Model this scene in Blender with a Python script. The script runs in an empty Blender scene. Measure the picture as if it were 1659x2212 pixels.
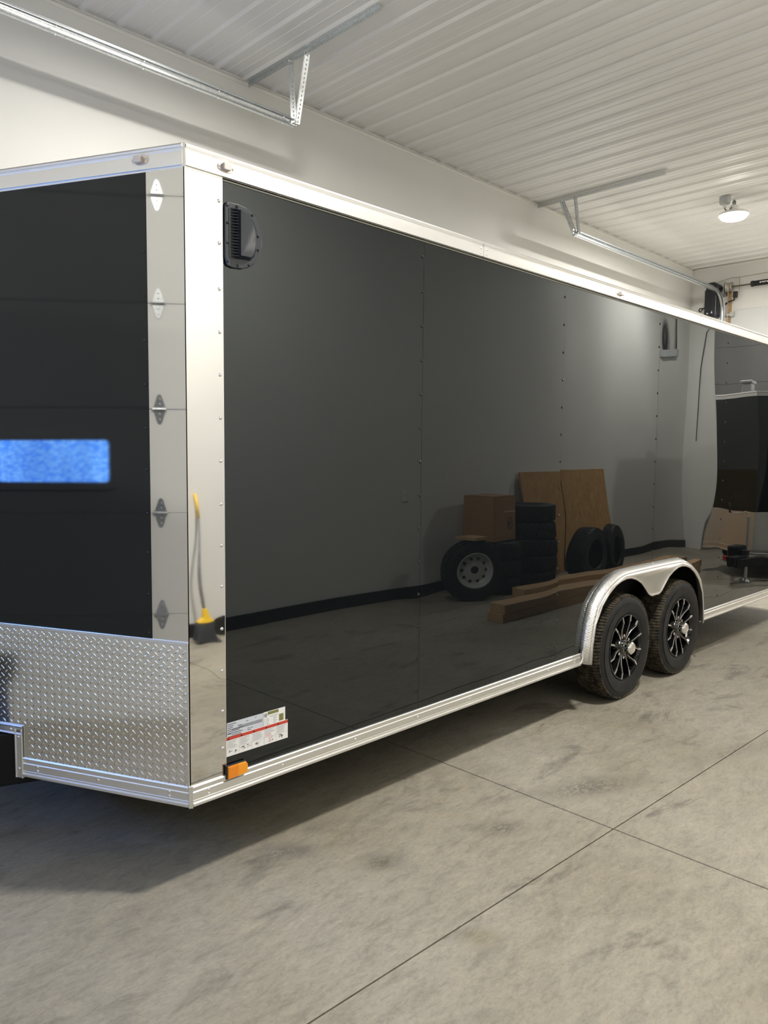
import bpy, bmesh, math, random
from mathutils import Vector, Matrix
random.seed(7)
sc = bpy.context.scene
COL = sc.collection
PI = math.pi

# ------------------------------------------------------------------ camera
OZ = 0.33                      # height of the trailer's bottom rail above the floor
cam_d = bpy.data.cameras.new('camera')
cam = bpy.data.objects.new('camera', cam_d)
COL.objects.link(cam)
cam_d.sensor_fit = 'HORIZONTAL'
cam_d.sensor_width = 36.0
cam_d.lens = 1629.35 * 36.0 / 1659.0
cam_d.clip_start = 0.02
cam.matrix_world = Matrix((
    (0.7082326568598574, 0.04849944169316392, -0.7043112294381503, -1.40649723),
    (-0.7059162955210784, 0.061957904604353665, -0.7055801880543664, -2.40726953),
    (0.009417402774909583, 0.9968997051922971, 0.0781171576062898, 1.31259987 + OZ),
    (0, 0, 0, 1)))
sc.camera = cam

# ------------------------------------------------------------------ world and exposure
w = bpy.data.worlds.new('world')
sc.world = w
w.use_nodes = True
w.node_tree.nodes['Background'].inputs[0].default_value = (0.35, 0.55, 0.95, 1)
w.node_tree.nodes['Background'].inputs[1].default_value = 0.6
sc.view_settings.view_transform = 'Standard'
sc.view_settings.look = 'None'
sc.view_settings.gamma = 1.0
sc.view_settings.use_curve_mapping = False
sc.view_settings.exposure = 0.0
LAMP_W = 200.0
sc.cycles.use_denoising = True
sc.cycles.diffuse_bounces = 8
sc.cycles.glossy_bounces = 6
sc.cycles.max_bounces = 12
sc.cycles.caustics_reflective = False
sc.cycles.caustics_refractive = False
sc.cycles.sample_clamp_indirect = 6.0

# room size
X0, X1 = -1.9, 12.04
Y0, Y1 = -3.45, 3.40
ZC = 4.569 + OZ

# ------------------------------------------------------------------ materials
def mat(name, base, rough=0.5, metal=0.0, spec=0.5, emit=None, estr=0.0, coat=0.0, ior=1.5):
    m = bpy.data.materials.new(name)
    m.use_nodes = True
    b = m.node_tree.nodes['Principled BSDF']
    b.inputs['Base Color'].default_value = (*base, 1)
    b.inputs['Roughness'].default_value = rough
    b.inputs['Metallic'].default_value = metal
    b.inputs['Specular IOR Level'].default_value = spec
    b.inputs['IOR'].default_value = ior
    b.inputs['Coat Weight'].default_value = coat
    if emit:
        b.inputs['Emission Color'].default_value = (*emit, 1)
        b.inputs['Emission Strength'].default_value = estr
    return m

def nodes(m):
    nt = m.node_tree
    return nt, nt.nodes, nt.links, nt.nodes['Principled BSDF']

def objcoord(m, scale=(1, 1, 1)):
    nt, N, L, b = nodes(m)
    tc = N.new('ShaderNodeTexCoord')
    mp = N.new('ShaderNodeMapping')
    mp.inputs['Scale'].default_value = scale
    L.new(tc.outputs['Object'], mp.inputs['Vector'])
    return mp.outputs['Vector']

def noise(m, vec, scale, detail=4, rough=0.55, dist=0.0):
    nt, N, L, b = nodes(m)
    n = N.new('ShaderNodeTexNoise')
    n.inputs['Scale'].default_value = scale
    n.inputs['Detail'].default_value = detail
    n.inputs['Roughness'].default_value = rough
    n.inputs['Distortion'].default_value = dist
    L.new(vec, n.inputs['Vector'])
    return n.outputs['Fac']

def ramp(m, fac, stops):
    nt, N, L, b = nodes(m)
    r = N.new('ShaderNodeValToRGB')
    el = r.color_ramp.elements
    while len(el) < len(stops):
        el.new(0.5)
    for e, (p, c) in zip(el, stops):
        e.position = p
        e.color = (*c, 1)
    L.new(fac, r.inputs['Fac'])
    return r.outputs['Color']

def mixc(m, a, b_, fac, mode='MIX'):
    nt, N, L, b = nodes(m)
    x = N.new('ShaderNodeMix')
    x.data_type = 'RGBA'
    x.blend_type = mode
    for sock, v in ((x.inputs[0], fac), (x.inputs[6], a), (x.inputs[7], b_)):
        if isinstance(v, (int, float)):
            sock.default_value = v
        elif isinstance(v, tuple):
            sock.default_value = (*v, 1)
        else:
            L.new(v, sock)
    return x.outputs[2]

def bump(m, h, strength=0.2, dist=0.01):
    nt, N, L, b = nodes(m)
    n = N.new('ShaderNodeBump')
    n.inputs['Strength'].default_value = strength
    n.inputs['Distance'].default_value = dist
    L.new(h, n.inputs['Height'])
    L.new(n.outputs['Normal'], b.inputs['Normal'])

def setc(m, c):
    nt, N, L, b = nodes(m)
    L.new(c, b.inputs['Base Color'])

def setr(m, fac, lo, hi):
    nt, N, L, b = nodes(m)
    r = N.new('ShaderNodeMapRange')
    r.inputs['To Min'].default_value = lo
    r.inputs['To Max'].default_value = hi
    L.new(fac, r.inputs['Value'])
    L.new(r.outputs['Result'], b.inputs['Roughness'])

M = {}
# concrete
m = M['concrete'] = mat('concrete', (0.30, 0.28, 0.23), 0.5, spec=0.35)
nt, N, L, b = nodes(m)
v = objcoord(m)
tc = N.new('ShaderNodeTexCoord'); mp = N.new('ShaderNodeMapping')
mp.inputs['Rotation'].default_value = (0, 0, math.radians(45)); mp.inputs['Scale'].default_value = (1.0, 2.6, 1.0)
L.new(tc.outputs['Object'], mp.inputs['Vector'])
v2 = mp.outputs['Vector']
n1 = noise(m, v, 0.8, 4, 0.55, 0.3)
n2 = noise(m, v2, 6.5, 10, 0.72, 0.5)
n3 = noise(m, v, 75.0, 4, 0.7)
n4 = noise(m, v2, 1.5, 9, 0.66, 0.7)
n5 = noise(m, v2, 26.0, 6, 0.75, 0.8)
n6 = noise(m, v, 2.3, 8, 0.7, 0.4)
c = ramp(m, n1, [(0.30, (0.250, 0.224, 0.174)), (0.50, (0.312, 0.287, 0.235)), (0.72, (0.350, 0.326, 0.278))])
c = mixc(m, c, ramp(m, n2, [(0.30, (0.70, 0.70, 0.70)), (0.48, (0.97, 0.97, 0.96)), (0.62, (1.08, 1.07, 1.04)), (0.78, (1.30, 1.28, 1.22))]), 0.9, 'MULTIPLY')
c = mixc(m, c, ramp(m, n4, [(0.34, (0.56, 0.56, 0.58)), (0.43, (1, 1, 1)), (1.0, (1, 1, 1))]), 0.85, 'MULTIPLY')
c = mixc(m, c, ramp(m, n6, [(0.60, (1, 1, 1)), (0.72, (1.10, 1.04, 0.90)), (0.8, (1.14, 1.08, 0.96))]), 0.8, 'MULTIPLY')
c = mixc(m, c, ramp(m, n5, [(0.30, (0.72, 0.72, 0.72)), (0.50, (1.0, 1.0, 1.0)), (0.72, (1.18, 1.17, 1.15))]), 0.75, 'MULTIPLY')
c = mixc(m, c, ramp(m, n3, [(0.3, (0.86, 0.86, 0.86)), (0.7, (1.1, 1.1, 1.1))]), 0.6, 'MULTIPLY')
def spot(px, py, rx, ry, ang, lo, col, fac_noise, base, mode='MULTIPLY'):
    """a stain of its own shape lying at (px, py)"""
    mp_ = N.new('ShaderNodeMapping'); mp_.vector_type = 'TEXTURE'
    mp_.inputs['Location'].default_value = (px, py, 0)
    mp_.inputs['Rotation'].default_value = (0, 0, ang)
    mp_.inputs['Scale'].default_value = (rx, ry, 1)
    tc_ = N.new('ShaderNodeTexCoord'); L.new(tc_.outputs['Object'], mp_.inputs['Vector'])
    ln = N.new('ShaderNodeVectorMath'); ln.operation = 'LENGTH'; L.new(mp_.outputs['Vector'], ln.inputs[0])
    r_ = N.new('ShaderNodeMapRange'); r_.inputs['From Min'].default_value = 1.0; r_.inputs['From Max'].default_value = 0.2
    L.new(ln.outputs['Value'], r_.inputs['Value'])
    mu = N.new('ShaderNodeMath'); mu.operation = 'MULTIPLY'
    L.new(r_.outputs['Result'], mu.inputs[0])
    q_ = N.new('ShaderNodeMapRange'); q_.inputs['From Min'].default_value = lo; q_.inputs['From Max'].default_value = lo + 0.12
    L.new(fac_noise, q_.inputs['Value']); L.new(q_.outputs['Result'], mu.inputs[1])
    return mixc(m, base, col, mu.outputs[0], mode)
for (px, py, rx, ry, ang, lo, col) in (
        (1.88, -0.575, 0.42, 0.13, -0.45, 0.42, (0.50, 0.50, 0.51)),
        (1.24, -0.52, 0.16, 0.10, -0.6, 0.42, (0.52, 0.52, 0.54)),
        (0.66, -0.34, 0.13, 0.09, -0.7, 0.40, (0.55, 0.56, 0.57)),
        (0.44, -0.02, 0.17, 0.08, -0.75, 0.30, (0.66, 0.65, 0.70)),
        (0.57, -0.92, 0.10, 0.07, -0.75, 0.42, (0.75, 0.72, 0.60)),
        (2.9, -0.9, 0.5, 0.12, -0.3, 0.46, (0.62, 0.62, 0.62)),
        (-0.3, -0.9, 0.5, 0.15, -0.7, 0.46, (0.68, 0.68, 0.68))):
    c = spot(px, py, rx, ry, ang, lo, col, n5, c)
c = spot(0.41, -0.005, 0.10, 0.035, -0.75, 0.53, (0.62, 0.60, 0.57), n5, c, 'MIX')
setc(m, c)
setr(m, n2, 0.38, 0.62)
bump(m, n5, 0.12, 0.003)
M['subbase'] = mat('joint_dirt', (0.010, 0.008, 0.006), 0.9)
# walls and ceiling
m = M['wall'] = mat('white_wall_paint', (0.80, 0.785, 0.735), 0.55, spec=0.3)
v = objcoord(m)
n = noise(m, v, 1.3, 3)
setc(m, ramp(m, n, [(0.3, (0.745, 0.74, 0.71)), (0.7, (0.775, 0.77, 0.74))]))
bump(m, noise(m, v, 160, 3), 0.05, 0.002)
m = M['steelceil'] = mat('white_liner_steel', (0.92, 0.915, 0.90), 0.42, spec=0.4)
n = noise(m, objcoord(m, (60, 0.35, 1)), 1.0, 3)
bump(m, n, 0.10, 0.002)
M['trimwhite'] = mat('white_steel_trim', (0.83, 0.82, 0.78), 0.4)
M['doorwhite'] = mat('white_door_steel', (0.66, 0.67, 0.67), 0.4)
M['doorgrey'] = mat('grey_door_steel', (0.20, 0.203, 0.20), 0.45)
M['blackbase'] = mat('black_base', (0.012, 0.012, 0.014), 0.5)
# trailer
m = M['gloss'] = mat('gloss_black_aluminium_sheet', (0.0045, 0.0055, 0.0065), 0.012, spec=0.5, ior=1.63)
m.node_tree.nodes['Principled BSDF'].inputs['Specular Tint'].default_value = (0.93, 1.0, 1.0, 1)
m = M['glossfront'] = mat('gloss_black_front_sheet', (0.0045, 0.0055, 0.0065), 0.02, spec=0.5, ior=1.48)
m.node_tree.nodes['Principled BSDF'].inputs['Specular Tint'].default_value = (0.93, 1.0, 1.0, 1)
bump(m, noise(m, objcoord(m), 900, 2), 0.02, 0.0004)
m = M['mirror'] = mat('polished_aluminium', (0.74, 0.735, 0.715), 0.05, 1.0)
n = noise(m, objcoord(m, (1, 1, 0.25)), 90, 4)
setr(m, n, 0.012, 0.05)
m = M['alu'] = mat('mill_aluminium', (0.90, 0.90, 0.89), 0.36, 1.0)
n = noise(m, objcoord(m, (0.6, 0.6, 30)), 20, 4)
setr(m, n, 0.28, 0.44)
m = M['diamond'] = mat('bright_diamond_plate', (0.90, 0.905, 0.91), 0.11, 1.0)
m = M['fender'] = mat('diamond_plate_fender', (0.90, 0.90, 0.88), 0.34, 0.85)
nt, N, L, b = nodes(m)
def wave(m, vec, scale, rot):
    nt, N, L, b = nodes(m)
    mp = N.new('ShaderNodeMapping'); mp.inputs['Rotation'].default_value = rot
    L.new(vec, mp.inputs['Vector'])
    wv = N.new('ShaderNodeTexWave'); wv.inputs['Scale'].default_value = scale
    L.new(mp.outputs['Vector'], wv.inputs['Vector'])
    return wv.outputs['Fac']
v = objcoord(m)
wa = wave(m, v, 26, (0, 0.78, 0)); wb = wave(m, v, 26, (0, -0.78, 0))
mm = N.new('ShaderNodeMath'); mm.operation = 'MULTIPLY'
L.new(wa, mm.inputs[0]); L.new(wb, mm.inputs[1])
bump(m, mm.outputs[0], 0.5, 0.002)
M['rivet'] = mat('bright_rivet', (0.88, 0.88, 0.87), 0.16, 1.0)
M['blackrivet'] = mat('gloss_black_rivet', (0.012, 0.012, 0.014), 0.06)
M['blackplastic'] = mat('black_plastic', (0.016, 0.020, 0.027), 0.32)
M['blackdeep'] = mat('black_plastic_louver', (0.006, 0.008, 0.014), 0.45)
M['blackpaint'] = mat('black_frame_paint', (0.004, 0.0045, 0.006), 0.5, spec=0.25)
M['interior'] = mat('dark_underbody', (0.010, 0.010, 0.011), 0.8)
M['roofalu'] = mat('roof_aluminium', (0.75, 0.75, 0.74), 0.45, 1.0)
m = M['clear'] = mat('clear_marker_lens', (0.93, 0.86, 0.80), 0.08)
m.node_tree.nodes['Principled BSDF'].inputs['Transmission Weight'].default_value = 0.3
M['lensbase'] = mat('marker_reflector', (0.80, 0.72, 0.66), 0.2, 0.8)
M['amber'] = mat('amber_lens', (0.80, 0.24, 0.006), 0.12, coat=0.4)
M['amberlite'] = mat('amber_lens_pale', (0.90, 0.33, 0.012), 0.12, coat=0.4)
M['sticker'] = mat('white_sticker', (0.80, 0.81, 0.82), 0.35)
M['stickergrey'] = mat('pale_grey_sticker', (0.58, 0.62, 0.70), 0.35)
M['stickerred'] = mat('red_sticker_band', (0.55, 0.055, 0.035), 0.4)
M['ink'] = mat('black_ink', (0.02, 0.02, 0.025), 0.5)
M['inkgrey'] = mat('grey_ink', (0.32, 0.33, 0.36), 0.5)
M['inkred'] = mat('red_ink', (0.60, 0.20, 0.18), 0.5)
M['olive'] = mat('olive_foil', (0.20, 0.20, 0.07), 0.4)
M['drip'] = mat('dull_trim_underside', (0.09, 0.088, 0.065), 0.5)
# tyres and wheels
m = M['tyre'] = mat('tyre_rubber', (0.018, 0.019, 0.020), 0.55, spec=0.4)
v = objcoord(m)
n = noise(m, v, 14, 5)
setc(m, ramp(m, n, [(0.35, (0.0075, 0.0082, 0.0095)), (0.7, (0.0165, 0.0172, 0.0175))]))
bump(m, noise(m, v, 220, 2), 0.12, 0.001)
m = M['tread'] = mat('dusty_tread_rubber', (0.05, 0.045, 0.035), 0.8, spec=0.25)
v = objcoord(m)
n = noise(m, v, 30, 5)
setc(m, ramp(m, n, [(0.34, (0.012, 0.0115, 0.0105)), (0.66, (0.085, 0.070, 0.048))]))
M['rimblack'] = mat('gloss_black_rim', (0.006, 0.006, 0.007), 0.10)
M['machined'] = mat('machined_face', (0.92, 0.92, 0.92), 0.16, 1.0)
M['chrome'] = mat('chrome_cap', (0.90, 0.88, 0.84), 0.07, 1.0)
M['rimsilver'] = mat('silver_painted_rim', (0.62, 0.63, 0.62), 0.35, 0.3)
# hardware
m = M['galv'] = mat('galvanised_steel', (0.60, 0.63, 0.65), 0.34, 1.0)
v = objcoord(m)
n = noise(m, v, 55, 4, 0.7)
setc(m, ramp(m, n, [(0.3, (0.50, 0.53, 0.55)), (0.7, (0.72, 0.745, 0.76))]))
M['zinc'] = mat('zinc_bolt', (0.66, 0.66, 0.64), 0.3, 1.0)
M['opener'] = mat('navy_black_plastic', (0.010, 0.012, 0.020), 0.35)
M['cable'] = mat('black_cable', (0.01, 0.01, 0.012), 0.5)
M['greycable'] = mat('grey_wire', (0.30, 0.29, 0.27), 0.5)
M['thinwire'] = mat('pale_wire', (0.42, 0.38, 0.32), 0.5)
M['steel'] = mat('steel_shaft', (0.50, 0.46, 0.42), 0.3, 1.0)
M['cast'] = mat('cast_aluminium_drum', (0.45, 0.41, 0.36), 0.5, 0.8)
M['spring'] = mat('black_spring', (0.012, 0.012, 0.012), 0.45)
M['wood'] = None
m = M['wood'] = mat('pine_lumber', (0.46, 0.30, 0.15), 0.6)
v = objcoord(m, (1.2, 14, 14))
n = noise(m, v, 3, 5, 0.6, 0.5)
setc(m, ramp(m, n, [(0.3, (0.36, 0.22, 0.11)), (0.7, (0.56, 0.38, 0.21))]))
m = M['plywood'] = mat('plywood_face', (0.42, 0.24, 0.09), 0.6)
v = objcoord(m, (3, 3, 1.0))
n = noise(m, v, 5, 6, 0.65, 1.2)
setc(m, ramp(m, n, [(0.3, (0.32, 0.17, 0.055)), (0.55, (0.46, 0.27, 0.10)), (0.8, (0.60, 0.40, 0.19))]))
m = M['cardboard'] = mat('brown_cardboard', (0.36, 0.21, 0.10), 0.75)
M['jbox'] = mat('grey_junction_box', (0.40, 0.42, 0.43), 0.45)
M['lamphousing'] = mat('white_lamp_housing', (0.78, 0.78, 0.76), 0.4)
M['lens'] = mat('glowing_lens', (0.95, 0.95, 0.92), 0.4, emit=(1.0, 0.955, 0.86), estr=40.0)
M['outlet'] = mat('white_outlet_plate', (0.75, 0.75, 0.72), 0.35)
M['yellow'] = mat('yellow_plastic', (0.85, 0.55, 0.03), 0.35)
M['broomgrey'] = mat('grey_bristles', (0.055, 0.06, 0.065), 0.8)
M['handle'] = mat('grey_broom_handle', (0.20, 0.20, 0.22), 0.4)
M['bucket'] = mat('white_plastic', (0.78, 0.78, 0.76), 0.35)
M['redplastic'] = mat('red_lens', (0.55, 0.02, 0.02), 0.25)
m = M['pane'] = mat('blue_daylight_pane', (0.05, 0.12, 0.3), 0.2, emit=(0.05, 0.22, 1.0), estr=25.0)
nt, N, L, b = nodes(m)
v = objcoord(m)
vo = N.new('ShaderNodeTexVoronoi'); vo.inputs['Scale'].default_value = 62
L.new(v, vo.inputs['Vector'])
nz = noise(m, objcoord(m, (1, 1, 0.2)), 5, 3)
ca = ramp(m, vo.outputs['Distance'], [(0.1, (0.26, 0.55, 1.0)), (0.65, (0.07, 0.24, 0.85))])
cb = ramp(m, nz, [(0.35, (0.55, 0.6, 0.7)), (0.65, (1.25, 1.2, 1.1))])
L.new(mixc(m, ca, cb, 0.8, 'MULTIPLY'), b.inputs['Emission Color'])

# ------------------------------------------------------------------ mesh helpers
ORG = {}

def tag(o, label=None, cat=None, group=None, kind=None):
    if label: o['label'] = label
    if cat: o['category'] = cat
    if group: o['group'] = group
    if kind: o['kind'] = kind
    return o

def empty(name, loc, label=None, cat=None, group=None, kind=None):
    o = bpy.data.objects.new(name, None)
    COL.objects.link(o)
    o.location = loc
    o.empty_display_size = 0.1
    ORG[o.name] = Vector(loc)
    return tag(o, label, cat, group, kind)

class MB:
    def __init__(s):
        s.v = []; s.f = []
    def add(s, vs, fs):
        k = len(s.v)
        s.v += [tuple(p) for p in vs]
        s.f += [tuple(i + k for i in f) for f in fs]
        return s
    def box(s, a, b):
        x0, y0, z0 = a; x1, y1, z1 = b
        x0, x1 = min(x0, x1), max(x0, x1); y0, y1 = min(y0, y1), max(y0, y1); z0, z1 = min(z0, z1), max(z0, z1)
        return s.add([(x0, y0, z0), (x1, y0, z0), (x1, y1, z0), (x0, y1, z0), (x0, y0, z1), (x1, y0, z1), (x1, y1, z1), (x0, y1, z1)],
                     [(0, 3, 2, 1), (4, 5, 6, 7), (0, 1, 5, 4), (1, 2, 6, 5), (2, 3, 7, 6), (3, 0, 4, 7)])
    def obox(s, c, hx, hy, hz, ux=Vector((1, 0, 0)), uy=Vector((0, 1, 0)), uz=Vector((0, 0, 1))):
        c = Vector(c); vs = []
        for dz in (-1, 1):
            for dx, dy in ((-1, -1), (1, -1), (1, 1), (-1, 1)):
                vs.append(c + ux * (hx * dx) + uy * (hy * dy) + uz * (hz * dz))
        return s.add(vs, [(0, 3, 2, 1), (4, 5, 6, 7), (0, 1, 5, 4), (1, 2, 6, 5), (2, 3, 7, 6), (3, 0, 4, 7)])
    def prism(s, poly, ext):            # poly: list of 3D points, ext: vector
        n = len(poly); e = Vector(ext)
        vs = [Vector(p) for p in poly] + [Vector(p) + e for p in poly]
        fs = [tuple(range(n - 1, -1, -1)), tuple(range(n, 2 * n))]
        fs += [(i, (i + 1) % n, (i + 1) % n + n, i + n) for i in range(n)]
        return s.add(vs, fs)
    def sweep(s, prof, path, right, up, closed=True, cap=True):
        # prof: (a, b) pairs; path: list of points; right, up: vector or list of vectors
        n = len(prof); k = len(path); vs = []; fs = []
        for i, p in enumerate(path):
            r = right[i] if isinstance(right, list) else right
            u = up[i] if isinstance(up, list) else up
            for a, b in prof:
                vs.append(Vector(p) + r * a + u * b)
        m_ = n if closed else n - 1
        for i in range(k - 1):
            for j in range(m_):
                a = i * n + j; b = i * n + (j + 1) % n
                fs.append((a, b, b + n, a + n))
        if cap and closed:
            fs.append(tuple(range(n - 1, -1, -1)))
            fs.append(tuple(range((k - 1) * n, k * n)))
        return s.add(vs, fs)
    def tube(s, pts, r, seg=8):
        pts = [Vector(p) for p in pts]; R = []; U = []
        up0 = None
        for i, p in enumerate(pts):
            t = (pts[min(i + 1, len(pts) - 1)] - pts[max(i - 1, 0)]).normalized()
            ref = up0 if up0 is not None else (Vector((0, 0, 1)) if abs(t.z) < 0.9 else Vector((1, 0, 0)))
            a = t.cross(ref)
            if a.length < 1e-5: a = t.cross(Vector((0.3, 1, 0.2)))
            a.normalize(); b = a.cross(t).normalized(); up0 = b
            R.append(a); U.append(b)
        prof = [(r * math.cos(2 * PI * i / seg), r * math.sin(2 * PI * i / seg)) for i in range(seg)]
        return s.sweep(prof, pts, R, U)
    def lathe(s, prof, c, axis, seg=32, cap=False):
        # prof: (radius, along)
        ax = Vector(axis).normalized(); c = Vector(c)
        ref = Vector((0, 0, 1)) if abs(ax.z) < 0.9 else Vector((1, 0, 0))
        a = ax.cross(ref).normalized(); b = ax.cross(a)
        n = len(prof); vs = []; fs = []
        for i in range(seg):
            th = 2 * PI * i / seg; d = a * math.cos(th) + b * math.sin(th)
            for r, h in prof:
                vs.append(c + d * r + ax * h)
        for i in range(seg):
            k = (i + 1) % seg
            for j in range(n - 1):
                fs.append((i * n + j, i * n + j + 1, k * n + j + 1, k * n + j))
        return s.add(vs, fs)
    def mesh(s, name, org=Vector((0, 0, 0)), smooth=False, angle=None):
        me = bpy.data.meshes.new(name)
        me.from_pydata([tuple(Vector(p) - org) for p in s.v], [], s.f)
        bm = bmesh.new(); bm.from_mesh(me)
        bmesh.ops.recalc_face_normals(bm, faces=bm.faces)
        bm.to_mesh(me); bm.free()
        if smooth or angle:
            for p in me.polygons: p.use_smooth = True
            if angle:
                me.set_sharp_from_angle(angle=math.radians(angle))
        return me
    def build(s, name, mt, parent=None, smooth=False, angle=None, bevel=0.0, solid=0.0):
        org = ORG.get(parent.name, Vector((0, 0, 0))) if parent else Vector((0, 0, 0))
        me = s.mesh(name, org, smooth, angle)
        o = bpy.data.objects.new(name, me)
        COL.objects.link(o)
        me.materials.append(M[mt] if isinstance(mt, str) else mt)
        if parent:
            o.parent = parent
        ORG[o.name] = org
        if bevel:
            b = o.modifiers.new('bevel', 'BEVEL'); b.width = bevel; b.segments = 2; b.limit_method = 'ANGLE'
        if solid:
            b = o.modifiers.new('solid', 'SOLIDIFY'); b.thickness = solid; b.offset = 0
        return o

def at_base(o, loc):
    """move a one-mesh thing's origin to loc"""
    loc = Vector(loc); me = o.data
    me.transform(Matrix.Translation(-loc)); o.location = loc
    ORG[o.name] = loc
    return o

_shared = {}
def inst(key, maker, mt, name, parent, pos, normal=None, rot=None):
    """a piece that shares its mesh; maker() returns an MB around the origin facing +Z"""
    if key not in _shared:
        me = maker().mesh(name, smooth=True, angle=40)
        me.materials.append(M[mt])
        _shared[key] = me
    o = bpy.data.objects.new(name, _shared[key])
    COL.objects.link(o)
    o.parent = parent
    o.location = Vector(pos) - ORG.get(parent.name, Vector((0, 0, 0)))
    if normal is not None:
        o.rotation_euler = Vector((0, 0, 1)).rotation_difference(Vector(normal)).to_euler()
    if rot is not None:
        o.rotation_euler = rot
    return o

def rivet_maker(r, h):
    def f():
        return MB().lathe([(0.0, h), (r * 0.5, h * 0.92), (r * 0.85, h * 0.6), (r, 0.0)], (0, 0, 0), (0, 0, 1), 10)
    return f
def rivet(parent, pos, n, black=False, r=0.0055, h=0.0035):
    return inst(('rv', black, r, h), rivet_maker(r, h), 'blackrivet' if black else 'rivet', 'rivet', parent, pos, n)

def lerp(a, b, t): return a + (b - a) * t
EX, EY, EZ = Vector((1, 0, 0)), Vector((0, 1, 0)), Vector((0, 0, 1))

# ================================================================== SETTING
# ---- floor: sawn slabs over a dark joint bed
floor = MB().box((X0 - 0.1, Y0 - 0.1, -0.16), (X1 + 0.1, Y1 + 0.1, -0.05)).build('floor', 'subbase')
tag(floor, kind='structure')
GAP = 0.0032
def yj(x): return -0.86 - 0.031 * (x - 1.593)
xs = [X0 - 0.05, 1.585, 6.35, X1 + 0.05]
for i in range(3):
    xa, xb = xs[i], xs[i + 1]
    a = xa + (GAP if i else 0); b = xb - (GAP if i < 2 else 0)
    for lo in (True, False):
        if lo:
            P = [(a, Y0 - 0.05), (b, Y0 - 0.05), (b, yj(b) - GAP), (a, yj(a) - GAP)]
        else:
            P = [(a, yj(a) + GAP), (b, yj(b) + GAP), (b, Y1 + 0.05), (a, Y1 + 0.05)]
        o = MB().prism([(x, y, -0.11) for x, y in P], (0, 0, 0.11)).build('slab', 'concrete', floor)
        bv = o.modifiers.new('bevel', 'BEVEL'); bv.width = 0.0025; bv.segments = 1

# ---- walls
def wallbox(name, a, b, m_='wall'):
    return tag(MB().box(a, b).build(name, m_), kind='structure')
T = 0.12
wallbox('wall_left', (X0 - T, Y1, 0), (X1 + T, Y1 + T, ZC + 0.2))
wallbox('wall_right', (X0 - T, Y0 - T, 0), (X1 + T, Y0, ZC + 0.2))
def wall_with_holes(name, xa, xb, holes):
    mb = MB()
    ys = [Y0] + [v for h in sorted(holes) for v in h[:2]] + [Y1]
    for i in range(0, len(ys), 2):
        if ys[i + 1] - ys[i] > 0.001: mb.box((xa, ys[i], 0), (xb, ys[i + 1], ZC + 0.2))
    for (ya, yb, zt) in holes:
        mb.box((xa, ya, zt), (xb, yb, ZC + 0.2))
    return tag(mb.build(name, 'wall'), kind='structure')
DOOR_H = 0.037 + 0.617 * 7
DA, DB = -0.80, 2.86           # front door
EA, EB = -0.92, 2.70           # far door of the same bay
FA, FB = -2.95, -1.02          # far door of the other bay
wall_with_holes('wall_front', X0 - T, X0, [(DA + 0.04, DB - 0.04, DOOR_H - 0.03)])
wall_with_holes('wall_back', X1, X1 + T, [(FA + 0.04, FB - 0.04, DOOR_H - 0.25), (EA + 0.04, EB - 0.04, DOOR_H - 0.25)])
tag(MB().box((X0, Y0, 0.0), (X1, Y0 + 0.016, 0.125)).build('baseboard_right', 'blackbase'), kind='structure')
tag(MB().box((X0, Y1 - 0.016, 0.0), (X1, Y1, 0.125)).build('baseboard_left', 'blackbase'), kind='structure')

# ---- ceiling: ribbed liner panels
ceil = tag(MB().box((X0 - T, Y0 - T, ZC + 0.05), (X1 + T, Y1 + T, ZC + 0.12)).build('ceiling', 'steelceil'), kind='structure')
PITCH = 0.2915
prof = []
def rib(x0):
    return [(x0 - 0.030, 0.022), (x0 - 0.013, 0.0), (x0 + 0.013, 0.0), (x0 + 0.030, 0.022)]
for k in range(3):
    x0 = PITCH * (k + 0.5)
    prof += rib(x0)
    if k < 3:
        for q in (0.345, 0.655):
            xm = x0 + PITCH * q
            if xm < PITCH * 3 - 0.02:
                prof += [(xm - 0.008, 0.022), (xm - 0.003, 0.0185), (xm + 0.003, 0.0185), (xm + 0.008, 0.022)]
prof = [(0, 0.022)] + [p for p in prof if 0 < p[0] < PITCH * 3] + [(PITCH * 3, 0.022)]
prof.sort()
pm = MB().sweep([(a, b) for a, b in prof], [(0, Y0, 0), (0, Y1, 0)], EX, EZ, closed=False)
pme = pm.mesh('liner_panel'); pme.materials.append(M['steelceil'])
x = 1.141 - PITCH * 0.5 - PITCH * 3 * 4
while x < X1:
    if x + PITCH * 3 > X0:
        o = bpy.data.objects.new('liner_panel', pme); COL.objects.link(o)
        o.parent = ceil; o.location = (x, 0, ZC)
    x += PITCH * 3
# screws in the ceiling steel, in loose rows
for (px, py) in ((4.0, 1.3), (4.29, 1.31), (4.58, 1.30), (5.2, 0.62), (5.5, 0.62), (3.2, 1.95), (3.5, 1.95)):
    inst('cscrew', rivet_maker(0.006, 0.004), 'trimwhite', 'screw', ceil, (px + 0.16, py, ZC + 0.022), (0, 0, -1))
# trims at the ceiling edges
def trim(n, a, b, inward):
    mb = MB()
    i = Vector(inward)
    a = Vector(a); b = Vector(b)
    mb.sweep([(0, -0.030), (0.003, -0.030), (0.003, -0.003), (0.028, -0.003), (0.028, 0.0), (0, 0.0)], [a, b], i, EZ)
    return tag(mb.build('trim_%d' % n, 'trimwhite'), kind='structure')
trim(1, (X0, Y1, ZC), (X1, Y1, ZC), (0, -1, 0))
trim(2, (X1, Y0, ZC), (X1, Y1, ZC), (-1, 0, 0))
trim(3, (X0, Y0, ZC), (X1, Y0, ZC), (0, 1, 0))
trim(4, (X0, Y0, ZC), (X0, Y1, ZC), (1, 0, 0))

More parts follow.
